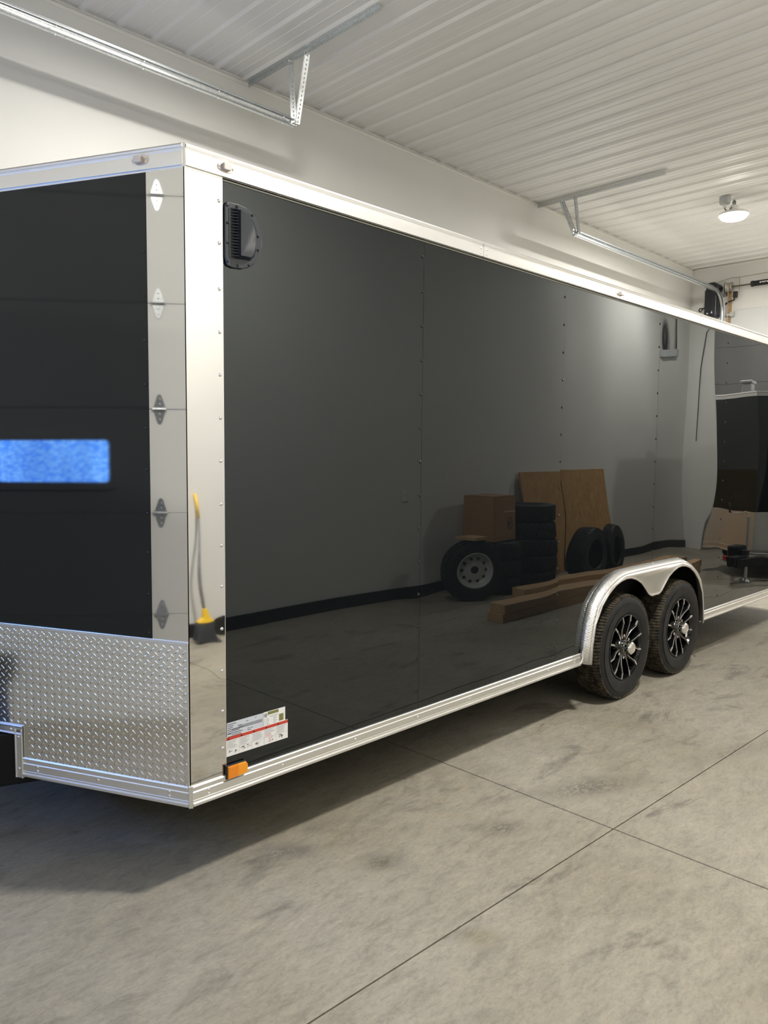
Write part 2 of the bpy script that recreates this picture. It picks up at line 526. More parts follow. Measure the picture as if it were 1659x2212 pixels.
# ---- sectional doors
def rrect(cy, cz, hy, hz, r, seg=5):
    P = []
    for (sy, sz, a0) in ((1, 1, 0), (-1, 1, PI / 2), (-1, -1, PI), (1, -1, 3 * PI / 2)):
        for i in range(seg + 1):
            a = a0 + PI / 2 * i / seg
            P.append((cy + sy * (hy - r) + r * math.cos(a), cz + sz * (hz - r) + r * math.sin(a)))
    return P

def hinge_maker():
    mb = MB()
    # diamond leaf hinge about the origin, facing +Z, long axis +Y
    out = [(-0.004, 0.088), (0.004, 0.088), (0.012, 0.080), (0.036, 0.006), (0.036, -0.006), (0.012, -0.080), (0.004, -0.088), (-0.004, -0.088), (-0.012, -0.080), (-0.036, -0.006), (-0.036, 0.006), (-0.012, 0.080)]
    mb.prism([(a, b, 0.0) for a, b in out], (0, 0, 0.004))
    mb.tube([(-0.04, 0, 0.010), (0.04, 0, 0.010)], 0.008, 8)
    for yy in (0.06, 0.03, -0.03, -0.06):
        mb.lathe([(0.0, 0.009), (0.005, 0.008), (0.006, 0.004)], (0, yy, 0), (0, 0, 1), 8)
    return mb

def sectional_door(n, xf, side, ya, yb, mt, win=None, stiles=(), zoff=0.0, nsec=7):
    """side = +1: inner face looks to +X"""
    d = empty('door_%d' % n, (xf, (ya + yb) / 2, 0), kind='structure')
    th = 0.05
    for k in range(nsec):
        z0 = 0.037 + 0.617 * k + zoff; z1 = z0 + 0.617
        if k == 0: z0 = 0.003
        a, b = xf, xf + side * th
        mb = MB()
        if win and k == win['sec']:
            # wall of the section built around its window openings
            cuts = []
            for c in win['at']: cuts.append((c - win['hw'], c + win['hw']))
            wz0, wz1 = win['z'] - win['hh'], win['z'] + win['hh']
            mb.box((a, ya, z0 + 0.002), (b, yb, wz0)); mb.box((a, ya, wz1), (b, yb, z1 - 0.002))
            ys = [ya] + [q for c in cuts for q in c] + [yb]
            for i in range(0, len(ys), 2): mb.box((a, ys[i], wz0), (b, ys[i + 1], wz1))
        else:
            # flat section with a shallow tongue step at the top and bottom
            p = [(a, z0 + 0.0012), (b - side * 0.003, z0 + 0.0012), (b, z0 + 0.004), (b, z1 - 0.004), (b - side * 0.003, z1 - 0.0012), (a, z1 - 0.0012)]
            mb.prism([(q[0], ya, q[1]) for q in p], (0, yb - ya, 0))
        s_ = mb.build('door_section', mt, d)
        ORG[s_.name] = ORG[d.name]
        if win and k == win['sec']:
            for c in win['at']:
                o_ = rrect(c, win['z'], win['hw'] + 0.035, win['hh'] + 0.035, 0.03)
                i_ = rrect(c, win['z'], win['hw'] - 0.008, win['hh'] - 0.008, 0.022)
                mb = MB(); nn = len(o_); f0 = xf + side * (th + 0.012); f1 = xf + side * th
                vs = [(f0, *p) for p in o_] + [(f0, *p) for p in i_] + [(f1, *p) for p in o_] + [(f1 - side * 0.02, *p) for p in i_]
                fs = []
                for i in range(nn):
                    j = (i + 1) % nn
                    fs += [(i, j, j + nn, i + nn), (i, j, j + 2 * nn, i + 2 * nn), (i + nn, j + nn, j + 3 * nn, i + 3 * nn)]
                mb.add(vs, fs)
                fr = mb.build('window_frame', 'doorwhite', d, angle=40)
                pn = MB().box((xf + side * (th - 0.028), c - win['hw'] + 0.002, win['z'] - win['hh'] + 0.002),
                              (xf + side * (th - 0.022), c + win['hw'] - 0.002, win['z'] + win['hh'] - 0.002)).build('window_pane', 'pane', d)
        # hinges over the joint above this section
        if k < nsec - 1:
            for sy in stiles:
                o = inst('hinge', hinge_maker, 'galv', 'hinge', d, (xf + side * th, sy, z1),
                         rot=Matrix(((0, 0, side), (-side * -1, 0, 0), (0, 1, 0))).to_euler() if False else None)
                R_ = Matrix((Vector((0, 1 * side, 0)), EZ, Vector((side, 0, 0)))).transposed()
                o.rotation_euler = R_.to_euler()
    return d
sectional_door(1, X0 - 0.03, 1, DA, DB, 'doorwhite', dict(sec=2, at=(-0.19, 1.03, 2.25), hw=0.32, hh=0.13, z=1.575),
               stiles=(-0.74, 0.42, 1.64, 2.80))
sectional_door(2, X1 + 0.02, -1, EA, EB, 'doorwhite', None, stiles=(-0.86, 0.29, 1.49, 2.64), zoff=-0.24)
sectional_door(3, X1 + 0.02, -1, FA, FB, 'doorgrey', None, stiles=(), zoff=-0.24)

# ================================================================== LAMPS
def lamp(x, y, label, zl=4.385 + OZ, power=1.0):
    t = empty('high_bay_lamp', (x, y, ZC), label, 'lamp', 'round ceiling lamps')
    MB().lathe([(0.0, 0.115), (0.045, 0.115), (0.055, 0.10), (0.06, 0.06), (0.10, 0.045), (0.15, 0.03), (0.178, 0.012), (0.182, -0.008), (0.165, -0.014)],
               (x, y, zl), EZ, 40).build('housing', 'lamphousing', t, angle=35)
    MB().lathe([(0.165, -0.012), (0.160, -0.030), (0.135, -0.052), (0.09, -0.066), (0.04, -0.072), (0.0, -0.073)], (x, y, zl), EZ, 40).build('lens', 'lens', t, smooth=True)
    # hook and chain
    hk = MB().tube([(x, y, zl + 0.112), (x + 0.012, y, zl + 0.125), (x + 0.014, y, zl + 0.14), (x, y, zl + 0.155), (x, y, ZC)], 0.004, 8)
    hk.lathe([(0.0, 0.0), (0.022, 0.0), (0.022, 0.012), (0, 0.012)], (x, y, ZC - 0.012), EZ, 12)
    hk.build('hook', 'zinc', t, smooth=True)
    # bundled cord beside the hook
    cb = MB()
    for i in range(6):
        a = i * 1.05; rr = 0.016
        zs = [lerp(zl + 0.085, ZC - 0.01, q) for q in (0.0, 0.3, 0.55, 0.8, 1.0)]
        zs[0] -= 0.02 * (i % 3)
        cb.tube([(x + rr * math.cos(a) * k_, y + rr * math.sin(a) * k_, z_) for k_, z_ in zip((2.6, 2.0, 0.9, 1.3, 0.5), zs)], 0.0055, 6)
    cb.build('cord_bundle', 'greycable', t, smooth=True)
    jx, jy = x - 0.17, y + 0.05
    jb = MB().lathe([(0.0, 0.0), (0.052, 0.0), (0.068, 0.012), (0.072, 0.03), (0.072, 0.085)], (jx, jy, ZC - 0.085), EZ, 8)
    jb.build('junction_box', 'jbox', t, bevel=0.006)
    MB().lathe([(0, 0), (0.016, 0), (0.022, 0.015), (0.024, 0.045), (0, 0.045)], (jx, jy, ZC - 0.128), EZ, 16).build('plug', 'outlet', t, angle=40)
    MB().tube([(jx, jy, ZC - 0.125), (jx, jy, ZC - 0.135), (jx + 0.015, jy - 0.005, ZC - 0.15), (jx + 0.05, jy - 0.015, ZC - 0.152), (jx + 0.09, jy - 0.03, ZC - 0.135), (x - 0.05, y + 0.01, zl + 0.085), (x - 0.03, y, zl + 0.105)], 0.006, 8).build('power_cord', 'cable', t, smooth=True)
    ld = bpy.data.lights.new('lamp_light', 'AREA'); ld.shape = 'DISK'; ld.size = 0.34
    ld.energy = LAMP_W * power; ld.color = (1.0, 0.965, 0.90)
    lo = bpy.data.objects.new('lamp_light', ld); COL.objects.link(lo)
    lo.parent = t; lo.location = (0, 0, zl - 0.085 - ZC)
    return t
lamp(8.72, 1.47, 'lit round lamp hanging under the ribbed ceiling near the far wall')
lamp(1.79, -1.80, 'lit round ceiling lamp above the open floor beside the long trailer')
lamp(9.80, -2.35, 'lit round ceiling lamp above the smaller trailer')
lamp(1.60, 1.47, 'lit round ceiling lamp above the front of the long trailer', power=0.45)

# ================================================================== LONG TRAILER
WID = 2.59
LEN = 7.30
fa = math.radians(115.8)
FD = Vector((math.cos(fa), math.sin(fa), 0))
FN = Vector((-FD.y, FD.x, 0))
if FN.x > 0: FN = -FN
TIP = (WID / 2) / FD.y
tr = empty('cargo_trailer', (3.3, WID / 2, 0), 'long gloss black enclosed trailer with silver trim and two spoked wheels', 'trailer')
def Z(z): return z + OZ
SEAMS = [0.150] + [1.2425 + 1.219 * i for i in range(5)] + [LEN - 0.02]

OUTER = [(2.732, 0.012), (2.745, 0.14), (2.772, 0.262), (2.825, 0.376), (2.904, 0.448), (2.994, 0.500), (3.099, 0.540), (3.197, 0.557), (3.384, 0.560), (3.63, 0.560)]
OUTER = OUTER + [(2 * 3.63 - a, b) for a, b in reversed(OUTER[:-1])]
OPEN = [(2.733, 0.012), (2.745, 0.14), (2.773, 0.259), (2.849, 0.369), (2.931, 0.435), (3.014, 0.478), (3.08, 0.497), (3.155, 0.507), (3.22, 0.503), (3.296, 0.484), (3.382, 0.445), (3.457, 0.395), (3.508, 0.359), (3.545, 0.344), (3.583, 0.339), (3.62, 0.345)]
# opening measured on the outer plane; moved a little inside the outer line
OPEN = [(a + 0.050, b - 0.006) if a < 3.3 else (a + 0.050 * (3.63 - a) / 0.33, b) for a, b in OPEN]
OPEN = OPEN[:-1] + [(3.63, 0.340)]
OPEN = OPEN + [(2 * 3.63 - a, b) for a, b in reversed(OPEN[:-1])]
def outer_z(x):
    if x <= OUTER[0][0] or x >= OUTER[-1][0]: return None
    for (a, za), (b, zb) in zip(OUTER, OUTER[1:]):
        if a <= x <= b: return za + (zb - za) * (x - a) / max(b - a, 1e-6)

def skin(x, z):
    """how far the thin sheet stands out of true (metres)"""
    k = 0.00022 + 0.00050 * min(max((x - 1.0) / 2.5, 0), 1)
    d = k * math.sin(2 * PI * x / 1.05 + 0.6) * math.sin(2 * PI * z / 1.9 + 0.7)
    d += 0.6 * k * math.sin(2 * PI * x / 0.62 + 1.9 * z)
    for s in SEAMS[1:-1]:
        q = math.exp(-((x - s) / 0.10) ** 2)
        if q > 0.002:
            d += 0.00085 * q * (0.4 + 0.6 * math.sin(2 * PI * z / 0.62 + s * 3)) * (0.25 + 0.75 / (1 + math.exp((z - 0.95) * 9)))
    return d

# side sheets
ztop = 2.300
for i in range(len(SEAMS) - 1):
    xa, xb = SEAMS[i] + 0.0006, SEAMS[i + 1] - 0.0006
    nx, nz = 34, 60
    mb = MB(); vs = []; fs = []
    base = -0.0004 * (i % 2)
    for a in range(nx + 1):
        x = lerp(xa, xb, a / nx)
        zl = 0.066
        oz = outer_z(x)
        if oz is not None: zl = max(zl, oz - 0.025)
        for c in range(nz + 1):
            z = lerp(zl, ztop, c / nz)
            vs.append((x, base - skin(x, z), Z(z)))
    for a in range(nx):
        for c in range(nz):
            q = a * (nz + 1) + c
            fs.append((q, q + nz + 1, q + nz + 2, q + 1))
    mb.add(vs, fs)
    p = mb.build('side_panel', 'gloss', tr, smooth=True)
    # fasteners along this sheet's far edge
    if i < len(SEAMS) - 2:
        zz = 2.218
        while zz > 0.12:
            oz = outer_z(xb)
            if oz is None or zz > oz + 0.02:
                rivet(p, (xb - 0.008, base - skin(xb - 0.008, zz), Z(zz)), (0, -1, 0), True, 0.0075, 0.005)
            zz -= 0.1578

# corner post on the side and on the front
pw = 0.153
mb = MB()
vs = []; fs = []; nz = 90; nx = 10
PZ = [2.212, 2.063, 1.9, 1.746, 1.592, 1.435, 1.277, 1.117, 0.963, 0.809, 0.647, 0.486, 0.33, 0.186]
for a in range(nx + 1):
    x = lerp(0.0015, pw, a / nx)
    for c in range(nz + 1):
        z = lerp(0.06, ztop, c / nz)
        d = 0.0002 * math.sin(2 * PI * z / 0.47) * math.sin(PI * x / pw)
        for q in PZ:
            rr = ((x - 0.139) ** 2 + (z - q) ** 2) / 0.028 ** 2
            if rr < 9: d -= 0.00035 * math.exp(-rr)
        vs.append((x, -0.0018 - d, Z(z)))
for a in range(nx):
    for c in range(nz):
        q = a * (nz + 1) + c
        fs.append((q, q + nz + 1, q + nz + 2, q + 1))
ps = mb.add(vs, fs).build('corner_post', 'mirror', tr, smooth=True)
for q in PZ:
    rivet(ps, (0.139, -0.0016, Z(q)), (0, -1, 0), False, 0.0068, 0.0048)
MB().box((pw, -0.0022, Z(0.07)), (pw + 0.0018, 0.001, Z(2.30))).build('post_edge', 'alu', tr)

def fp(t, z, off=0.0, far=False):
    p = FD * t + FN * off
    y = p.y if not far else WID - p.y
    return Vector((p.x, y, Z(z)))
def fnrm(far): return Vector((FN.x, FN.y if not far else -FN.y, 0))
for far in (False, True):
    mb = MB()
    mb.prism([fp(0.0005, 0.612, 0.0018, far), fp(0.155, 0.612, 0.0018, far), fp(0.155, ztop, 0.0018, far), fp(0.0005, ztop, 0.0018, far)], fnrm(far) * -0.003)
    mb.build('corner_post', 'mirror', tr)
    # front sheet with a faint bow
    vs = []; fs = []; nx = 30; nz = 40
    for a in range(nx + 1):
        t = lerp(0.156, TIP, a / nx)
        for c in range(nz + 1):
            z = lerp(0.60, ztop, c / nz)
            dd = 0.0006 * math.sin(2 * PI * t / 1.5 + 0.4) * math.sin(2 * PI * z / 1.6 + 0.2)
            vs.append(fp(t, z, dd, far))
    for a in range(nx):
        for c in range(nz):
            q = a * (nz + 1) + c
            fs.append((q, q + nz + 1, q + nz + 2, q + 1))
    fpn = MB().add(vs, fs).build('front_panel', 'glossfront', tr, smooth=True)
    for q in (2.02, 1.865, 1.71, 1.552, 1.395, 1.245, 1.085, 0.94, 0.785, 0.64):
        rivet(fpn, fp(0.170, q, 0.0, far), fnrm(far), True, 0.006, 0.004)
    # tread-plate stone guard, notched over the drawbar
    poly = [(0.004, 0.070), (0.775, 0.070), (0.775, 0.205), (TIP, 0.205), (TIP, 0.612), (0.004, 0.612)]
    g = MB().prism([fp(t, z, 0.004, far) for t, z in poly], fnrm(far) * -0.004).build('stone_guard', 'diamond', tr)
    # raised lugs
    mb = MB(); n_ = fnrm(far); u_ = Vector((FD.x, FD.y if not far else -FD.y, 0))
    P = 0.035; j = 0
    z = 0.082
    while z < 0.600:
        t = 0.016 + (P / 2 if j % 2 else 0)
        i = 0
        while t < TIP - 0.01:
            if not (t > 0.765 and z < 0.218):
                o_ = 1 if j % 2 else -1
                a_ = math.radians(40) * o_ if not far else -math.radians(40) * o_
                L_ = 0.0135 if o_ > 0 else 0.0115
                du = u_ * math.cos(a_) + EZ * math.sin(a_)
                dv = n_.cross(du)
                c_ = fp(t, z, 0.004, far)
                w_ = 0.0030
                e_ = [c_ + du * L_, c_ + du * L_ * 0.45 + dv * w_, c_ - du * L_ * 0.45 + dv * w_, c_ - du * L_, c_ - du * L_ * 0.45 - dv * w_, c_ + du * L_ * 0.45 - dv * w_]
                tp = [c_ + du * L_ * 0.55 + n_ * 0.0022, c_ - du * L_ * 0.55 + n_ * 0.0022]
                k = len(mb.v)
                mb.v += [tuple(q) for q in e_ + tp]
                mb.f += [(k, k + 1, k + 6), (k + 1, k + 2, k + 7, k + 6), (k + 2, k + 3, k + 7), (k + 3, k + 4, k + 7), (k + 4, k + 5, k + 6, k + 7), (k + 5, k, k + 6)]
            t += P; i += 1
        z += 0.0155; j += 1
    lg = mb.build('tread_lug_pattern', 'diamond', g, smooth=True)
    tag(lg, kind='stuff')
    for t, z in ((0.012, 0.585), (0.012, 0.37), (0.012, 0.16), (0.42, 0.596), (0.80, 0.592), (1.2, 0.594)):
        rivet(g, fp(t, z, 0.004, far), n_, False, 0.005, 0.0035)
    MB().prism([fp(0.0, 0.606, 0.002, far), fp(TIP, 0.606, 0.002, far), fp(TIP, 0.620, 0.002, far), fp(0.0, 0.620, 0.002, far)], n_ * 0.005).build('guard_cap', 'alu', tr, bevel=0.0015)
    MB().prism([fp(0.0, 0.066, 0.003, far), fp(0.008, 0.066, 0.003, far), fp(0.008, 0.612, 0.003, far), fp(0.0, 0.612, 0.003, far)], n_ * 0.004).build('corner_trim', 'alu', tr, bevel=0.001)

# bottom rails
RP = [(0.000, 0.078), (0.006, 0.078), (0.0095, 0.074), (0.0095, 0.067), (0.0055, 0.064), (0.0055, 0.056), (0.0085, 0.053), (0.0085, 0.025), (0.0058, 0.021), (0.0058, 0.014), (0.0125, 0.011), (0.0125, 0.002), (0.010, 0.0), (0.000, 0.0)]
def side_rail(xa, xb, y, ny):
    return MB().sweep(RP, [(xa, y, Z(0)), (xb, y, Z(0))], Vector((0, ny, 0)), EZ).build('bottom_rail', 'alu', tr)
for (xa, xb) in ((0.006, 2.735), (4.525, LEN)):
    for y, ny in ((0, -1), (WID, 1)):
        r_ = side_rail(xa, xb, y, ny)
        if ny < 0:
            if xa < 1:
                for q in (0.418, 0.822, 1.233, 1.63, 2.02, 2.372): rivet(r_, (q, -0.0085, Z(0.040)), (0, -1, 0), False, 0.0052, 0.0035)
                for q in (0.072, 2.665):
                    for zz in (0.047, 0.031): rivet(r_, (q, -0.0085, Z(zz)), (0, -1, 0), False, 0.0052, 0.0035)
            else:
                for q in (5.0, 5.42, 5.84, 6.26, 6.7, 7.1): rivet(r_, (q, -0.0085, Z(0.040)), (0, -1, 0), False, 0.0052, 0.0035)
                for zz in (0.05, 0.03): rivet(r_, (4.58, -0.0085, Z(zz)), (0, -1, 0), False, 0.0052, 0.0035)
for far in (False, True):
    n_ = fnrm(far)
    r_ = MB().sweep(RP, [fp(0.004, 0, 0, far), fp(0.785, 0, 0, far)], n_, EZ).build('front_rail', 'alu', tr)
    for t, zs in ((0.085, (0.049, 0.032)), (0.41, (0.042,)), (0.705, (0.049, 0.032))):
        for zz in zs: rivet(r_, fp(t, zz, 0.0085, far), n_, False, 0.0055, 0.0038)
    NP = [(0.0, -0.020), (0.010, -0.020), (0.012, -0.016), (0.009, -0.010), (0.009, 0.010), (0.012, 0.016), (0.010, 0.020), (0.0, 0.020)]
    u_ = Vector((FD.x, FD.y if not far else -FD.y, 0))
    v_ = MB().sweep(NP, [fp(0.798, -0.008, 0, far), fp(0.798, 0.190, 0, far), ], n_, u_).build('notch_trim', 'alu', tr)
    for zz in (0.03, 0.16): rivet(v_, fp(0.798, zz, 0.009, far), n_, False, 0.0055, 0.0038)
    h_ = MB().sweep(NP, [fp(0.778, 0.188, 0, far), fp(TIP, 0.188, 0, far)], n_, EZ).build('notch_trim', 'alu', tr)
    rivet(h_, fp(0.835, 0.188, 0.009, far), n_, False, 0.0055, 0.0038)
# little corner caps
MB().prism([(-0.010, -0.004, Z(-0.004)), (0.004, -0.0135, Z(-0.004)), (0.010, 0.006, Z(-0.004)), (-0.004, 0.010, Z(-0.004))], (0, 0, 0.084)).build('corner_cap', 'alu', tr, bevel=0.002)

# top trim: cove with a rolled lip, in lengths
TP = [(-0.02, 2.292), (0.003, 2.292), (0.003, 2.297), (0.010, 2.299), (0.0115, 2.305), (0.0115, 2.347), (0.0085, 2.351), (0.0085, 2.355), (0.0145, 2.358), (0.0165, 2.364), (0.0135, 2.370), (0.004, 2.373), (-0.02, 2.374)]
TJ = [0.0, 1.674, 4.324, LEN]
for i in range(3):
    for y, ny in ((0, -1), (WID, 1)):
        r_ = MB().sweep(TP, [(TJ[i] + 0.001, y, Z(0)), (TJ[i + 1] - 0.001, y, Z(0))], Vector((0, ny, 0)), EZ).build('top_trim', 'alu', tr, angle=35)
        if ny < 0:
            ends = ([TJ[i + 1]] if i < 2 else [])
            for e in ends:
                for dx in (-0.024, 0.024):
                    for zz in (2.336, 2.313): rivet(r_, (e + dx, -0.0115, Z(zz)), (0, -1, 0), False, 0.0045, 0.003)
                MB().box((e - 0.004, -0.010, Z(2.298)), (e + 0.004, -0.002, Z(2.352))).build('trim_joint', 'blackdeep', tr)
for far in (False, True):
    MB().sweep(TP, [fp(-0.002, 0, 0, far), fp(TIP + 0.002, 0, 0, far)], fnrm(far), EZ).build('top_trim', 'alu', tr, angle=35)
MB().prism([(0.0, -0.0125, Z(2.292)), (0.0, 0.004, Z(2.292)), (-0.0115, -0.004, Z(2.292))], (0, 0, 0.081)).build('corner_cap', 'alu', tr, bevel=0.002)
MB().box((0.155, -0.003, Z(2.286)), (LEN, 0.0, Z(2.2965))).build('drip_edge', 'drip', tr)

# body shell behind the sheets (wheel boxes left open)
mb = MB()
e = 0.012
mb.prism([(0.02, e, Z(0.60)), (LEN - 0.02, e, Z(0.60)), (LEN - 0.02, WID - e, Z(0.60)), (0.02, WID - e, Z(0.60)), (FD.x * TIP + 0.05, WID / 2, Z(0.60))], (0, 0, 1.72))
mb.prism([(0.02, e, Z(0.01)), (2.72, e, Z(0.01)), (2.72, 0.34, Z(0.01)), (4.54, 0.34, Z(0.01)), (4.54, e, Z(0.01)), (LEN - 0.02, e, Z(0.01)),
          (LEN - 0.02, WID - e, Z(0.01)), (4.54, WID - e, Z(0.01)), (4.54, WID - 0.34, Z(0.01)), (2.72, WID - 0.34, Z(0.01)), (2.72, WID - e, Z(0.01)), (0.02, WID - e, Z(0.01)),
          (-0.30, 1.83, Z(0.01)), (-0.30, WID - 1.83, Z(0.01))], (0, 0, 0.58))
mb.build('body_shell', 'interior', tr)
mb = MB()
rf = [(y, 2.366 + 0.055 * (1 - ((y - WID / 2) / (WID / 2)) ** 2)) for y in [WID * k / 12 for k in range(13)]]
mb.sweep(rf + [(WID, 2.33), (0, 2.33)], [(0.0, 0, Z(0)), (LEN, 0, Z(0))], EY, EZ)
mb.prism([(0.0, 0.0, Z(2.35)), (0.0, WID, Z(2.35)), (FD.x * TIP, WID / 2, Z(2.35))], (0, 0, 0.02))
mb.build('roof', 'roofalu', tr)
MB().box((0.15, WID, Z(0.07)), (2.73, WID + 0.002, Z(2.30))).box((4.53, WID, Z(0.07)), (LEN, WID + 0.002, Z(2.30))).box((2.73, WID, Z(0.56)), (4.53, WID + 0.002, Z(2.30))).build('far_side_sheet', 'gloss', tr)
rd = MB().box((LEN - 0.02, 0.04, Z(0.02)), (LEN + 0.02, WID - 0.04, Z(2.28))).build('rear_ramp_door', 'gloss', tr)
for yy in (0.02, WID - 0.02):
    MB().box((LEN - 0.02, yy - 0.03, Z(0.0)), (LEN + 0.03, yy + 0.03, Z(2.37))).build('rear_post', 'alu', tr, bevel=0.004)
# chassis
mb = MB()
for yy in (0.42, WID - 0.42):
    mb.box((0.6, yy - 0.03, Z(-0.10)), (LEN - 0.1, yy + 0.03, Z(0.012)))
for k in range(17):
    if abs(0.2 + k * 0.42 - 3.7) > 0.95:
        mb.box((0.2 + k * 0.42, 0.42, Z(-0.06)), (0.24 + k * 0.42, WID - 0.42, Z(0.012)))
mb.build('chassis', 'blackpaint', tr)
XW = (3.275, 4.115)
RT = 0.357
for xw in XW:
    MB().tube([(xw, 0.16, RT), (xw, WID - 0.16, RT)], 0.035, 12).box((xw - 0.04, 0.38, RT - 0.02), (xw + 0.04, 0.46, RT + 0.12)).box((xw - 0.04, WID - 0.46, RT - 0.02), (xw + 0.04, WID - 0.38, RT + 0.12)).build('axle', 'blackpaint', tr, angle=40)
# drawbar
TIPX = FD.x * TIP
for s in (1, -1):
    a = Vector((0.35, WID / 2 + s * 0.78, Z(0.06))); b = Vector((-1.60, WID / 2 + s * 0.045, Z(0.06)))
    d_ = (b - a).normalized(); sd = EZ.cross(d_)
    MB().sweep([(-0.028, -0.11), (0.028, -0.11), (0.028, 0.105), (-0.028, 0.105)], [a, b], sd, EZ).build('drawbar', 'blackpaint', tr, bevel=0.006)
MB().box((-1.78, WID / 2 - 0.055, Z(-0.02)), (-1.50, WID / 2 + 0.055, Z(0.13))).lathe([(0, 0.10), (0.055, 0.09), (0.06, 0.0), (0.05, -0.02)], (-1.78, WID / 2, Z(0.03)), EZ, 16).build('coupler', 'blackpaint', tr, angle=40)

# ---- fender
FY = -0.056
fd_ = MB()
n = len(OUTER)
ring0 = [(x, 0.001, Z(z)) for x, z in OUTER]
ring1 = []
cx = 3.63
def inset(P, d):
    out = []
    for i, (x, z) in enumerate(P):
        a = P[max(i - 1, 0)]; b = P[min(i + 1, len(P) - 1)]
        tx, tz = b[0] - a[0], b[1] - a[1]; l = math.hypot(tx, tz)
        out.append((x + tz / l * d, z - tx / l * d))
    return out
O1 = inset(OUTER, 0.008); O2 = inset(OUTER, 0.030)
rings = [ring0, [(x, FY * 0.45, Z(z)) for x, z in O1], [(x, FY * 0.78, Z(z)) for x, z in inset(OUTER, 0.017)], [(x, FY, Z(z)) for x, z in O2]]
vs = []; fs = []
for r_ in rings: vs += r_
for k in range(len(rings) - 1):
    for i in range(n - 1):
        fs.append((k * n + i, k * n + i + 1, (k + 1) * n + i + 1, (k + 1) * n + i))
fd_.add(vs, fs)
# face between the outer line and the openings
poly = [(x, FY, Z(z)) for x, z in O2] + [(x, FY, Z(z)) for x, z in reversed(OPEN)]

fd_.add(poly, [tuple(range(len(poly)))])
fen = fd_.build('fender', 'fender', tr, angle=50, solid=0.003)
fl = MB()
fl.sweep([(-0.003, -0.002), (0.003, -0.002), (0.003, 0.006), (-0.003, 0.006)], [(x, FY - 0.001, Z(z)) for x, z in OPEN], -EY,
         [Vector((0, 0, 1))] * len(OPEN))
fl.build('fender_edge', 'alu', tr)
for (x, z) in ((3.63, 0.5605), (2.79, 0.30), (4.47, 0.30), (4.03, 0.562)):
    rivet(fen, (x, -0.03, Z(z)), (0, 0, 1), False, 0.005, 0.004)
MB().box((2.71, 0.30, Z(-0.02)), (4.55, 0.345, Z(0.60))).box((2.71, 0.002, Z(0.555)), (4.55, 0.345, Z(0.60))).build('wheel_box', 'interior', tr)

# ---- wheels
def tyre_mesh(R, rr, W, tread_depth=0.008, blocks=66):
    """tyre with its axle along Y; outer side wall towards -Y at y=0; returns (carcass MB, tread MB)"""
    prof = [(rr - 0.004, 0.030), (rr, 0.018), (rr + 0.012, 0.010), (rr + 0.045, 0.001), (rr + 0.085, 0.0), (R - 0.060, 0.003), (R - 0.034, 0.009), (R - 0.022, 0.014), (R - 0.018, 0.022)]
    prof = prof + [(r, W - h) for r, h in reversed(prof)]
    car = MB().lathe([(r, h) for r, h in prof], (0, 0, 0), EY, 96)
    tread = MB()
    a0, a1 = 0.013, W - 0.013
    # five ribs between four grooves: (place across, depth, slant of the blocks, has sipes)
    cols = []
    ribs = [(0.0, 0.235, 1.1), (0.275, 0.405, -0.9), (0.445, 0.555, 0.6), (0.595, 0.725, -0.9), (0.765, 1.0, 1.1)]
    for k, (ca, cb_, sl) in enumerate(ribs):
        for q in range(4):
            f = q / 3
            zz = (0.25 if q in (1, 2) else -0.25) * 0.6
            cols.append((lerp(ca, cb_, f), 0.0, sl * (f - 0.5) * 0.5 + zz + k * 0.37, True))
        if k < 4:
            cols.append((cb_ + 0.007, 0.008, cols[-1][2], False))
            cols.append((ribs[k + 1][0] - 0.007, 0.008, cols[-1][2], False))
    ph = [0.0, 0.66, 0.73, 0.95]
    vs = []; fs = []; m_ = len(cols)
    for i in range(blocks):
        for s_, f_ in enumerate(ph):
            for (c, dg, sh, sip) in cols:
                th = 2 * PI * (i + f_ + sh * 0.5) / blocks
                e_ = abs(c - 0.5) * 2
                r = R - 0.009 * max(0, (e_ - 0.55) / 0.45) ** 2 - dg
                if sip and s_ >= 2: r -= 0.0065
                vs.append((r * math.cos(th), lerp(a0, a1, c), r * math.sin(th)))
    seg = blocks * 4
    for i in range(seg):
        k = (i + 1) % seg
        for j in range(m_ - 1):
            fs.append((i * m_ + j, i * m_ + j + 1, k * m_ + j + 1, k * m_ + j))
    # shoulder skirt down to the side walls
    k0 = len(vs)
    for i in range(seg):
        a_ = vs[i * m_]; b_ = vs[i * m_ + m_ - 1]
        for p, yy in ((a_, a0 + 0.004), (b_, a1 - 0.004)):
            rr_ = math.hypot(p[0], p[2]); q = (R - 0.030) / rr_
            vs.append((p[0] * q, yy, p[2] * q))
    for i in range(seg):
        k = (i + 1) % seg
        fs.append((i * m_, k * m_, k0 + 2 * k, k0 + 2 * i))
        fs.append((i * m_ + m_ - 1, k * m_ + m_ - 1, k0 + 2 * k + 1, k0 + 2 * i + 1))
    tread.add(vs, fs)
    return car, tread

def shift(mb, mtx):
    q = MB(); q.v = [tuple(mtx @ Vector(p)) for p in mb.v]; q.f = list(mb.f); return q

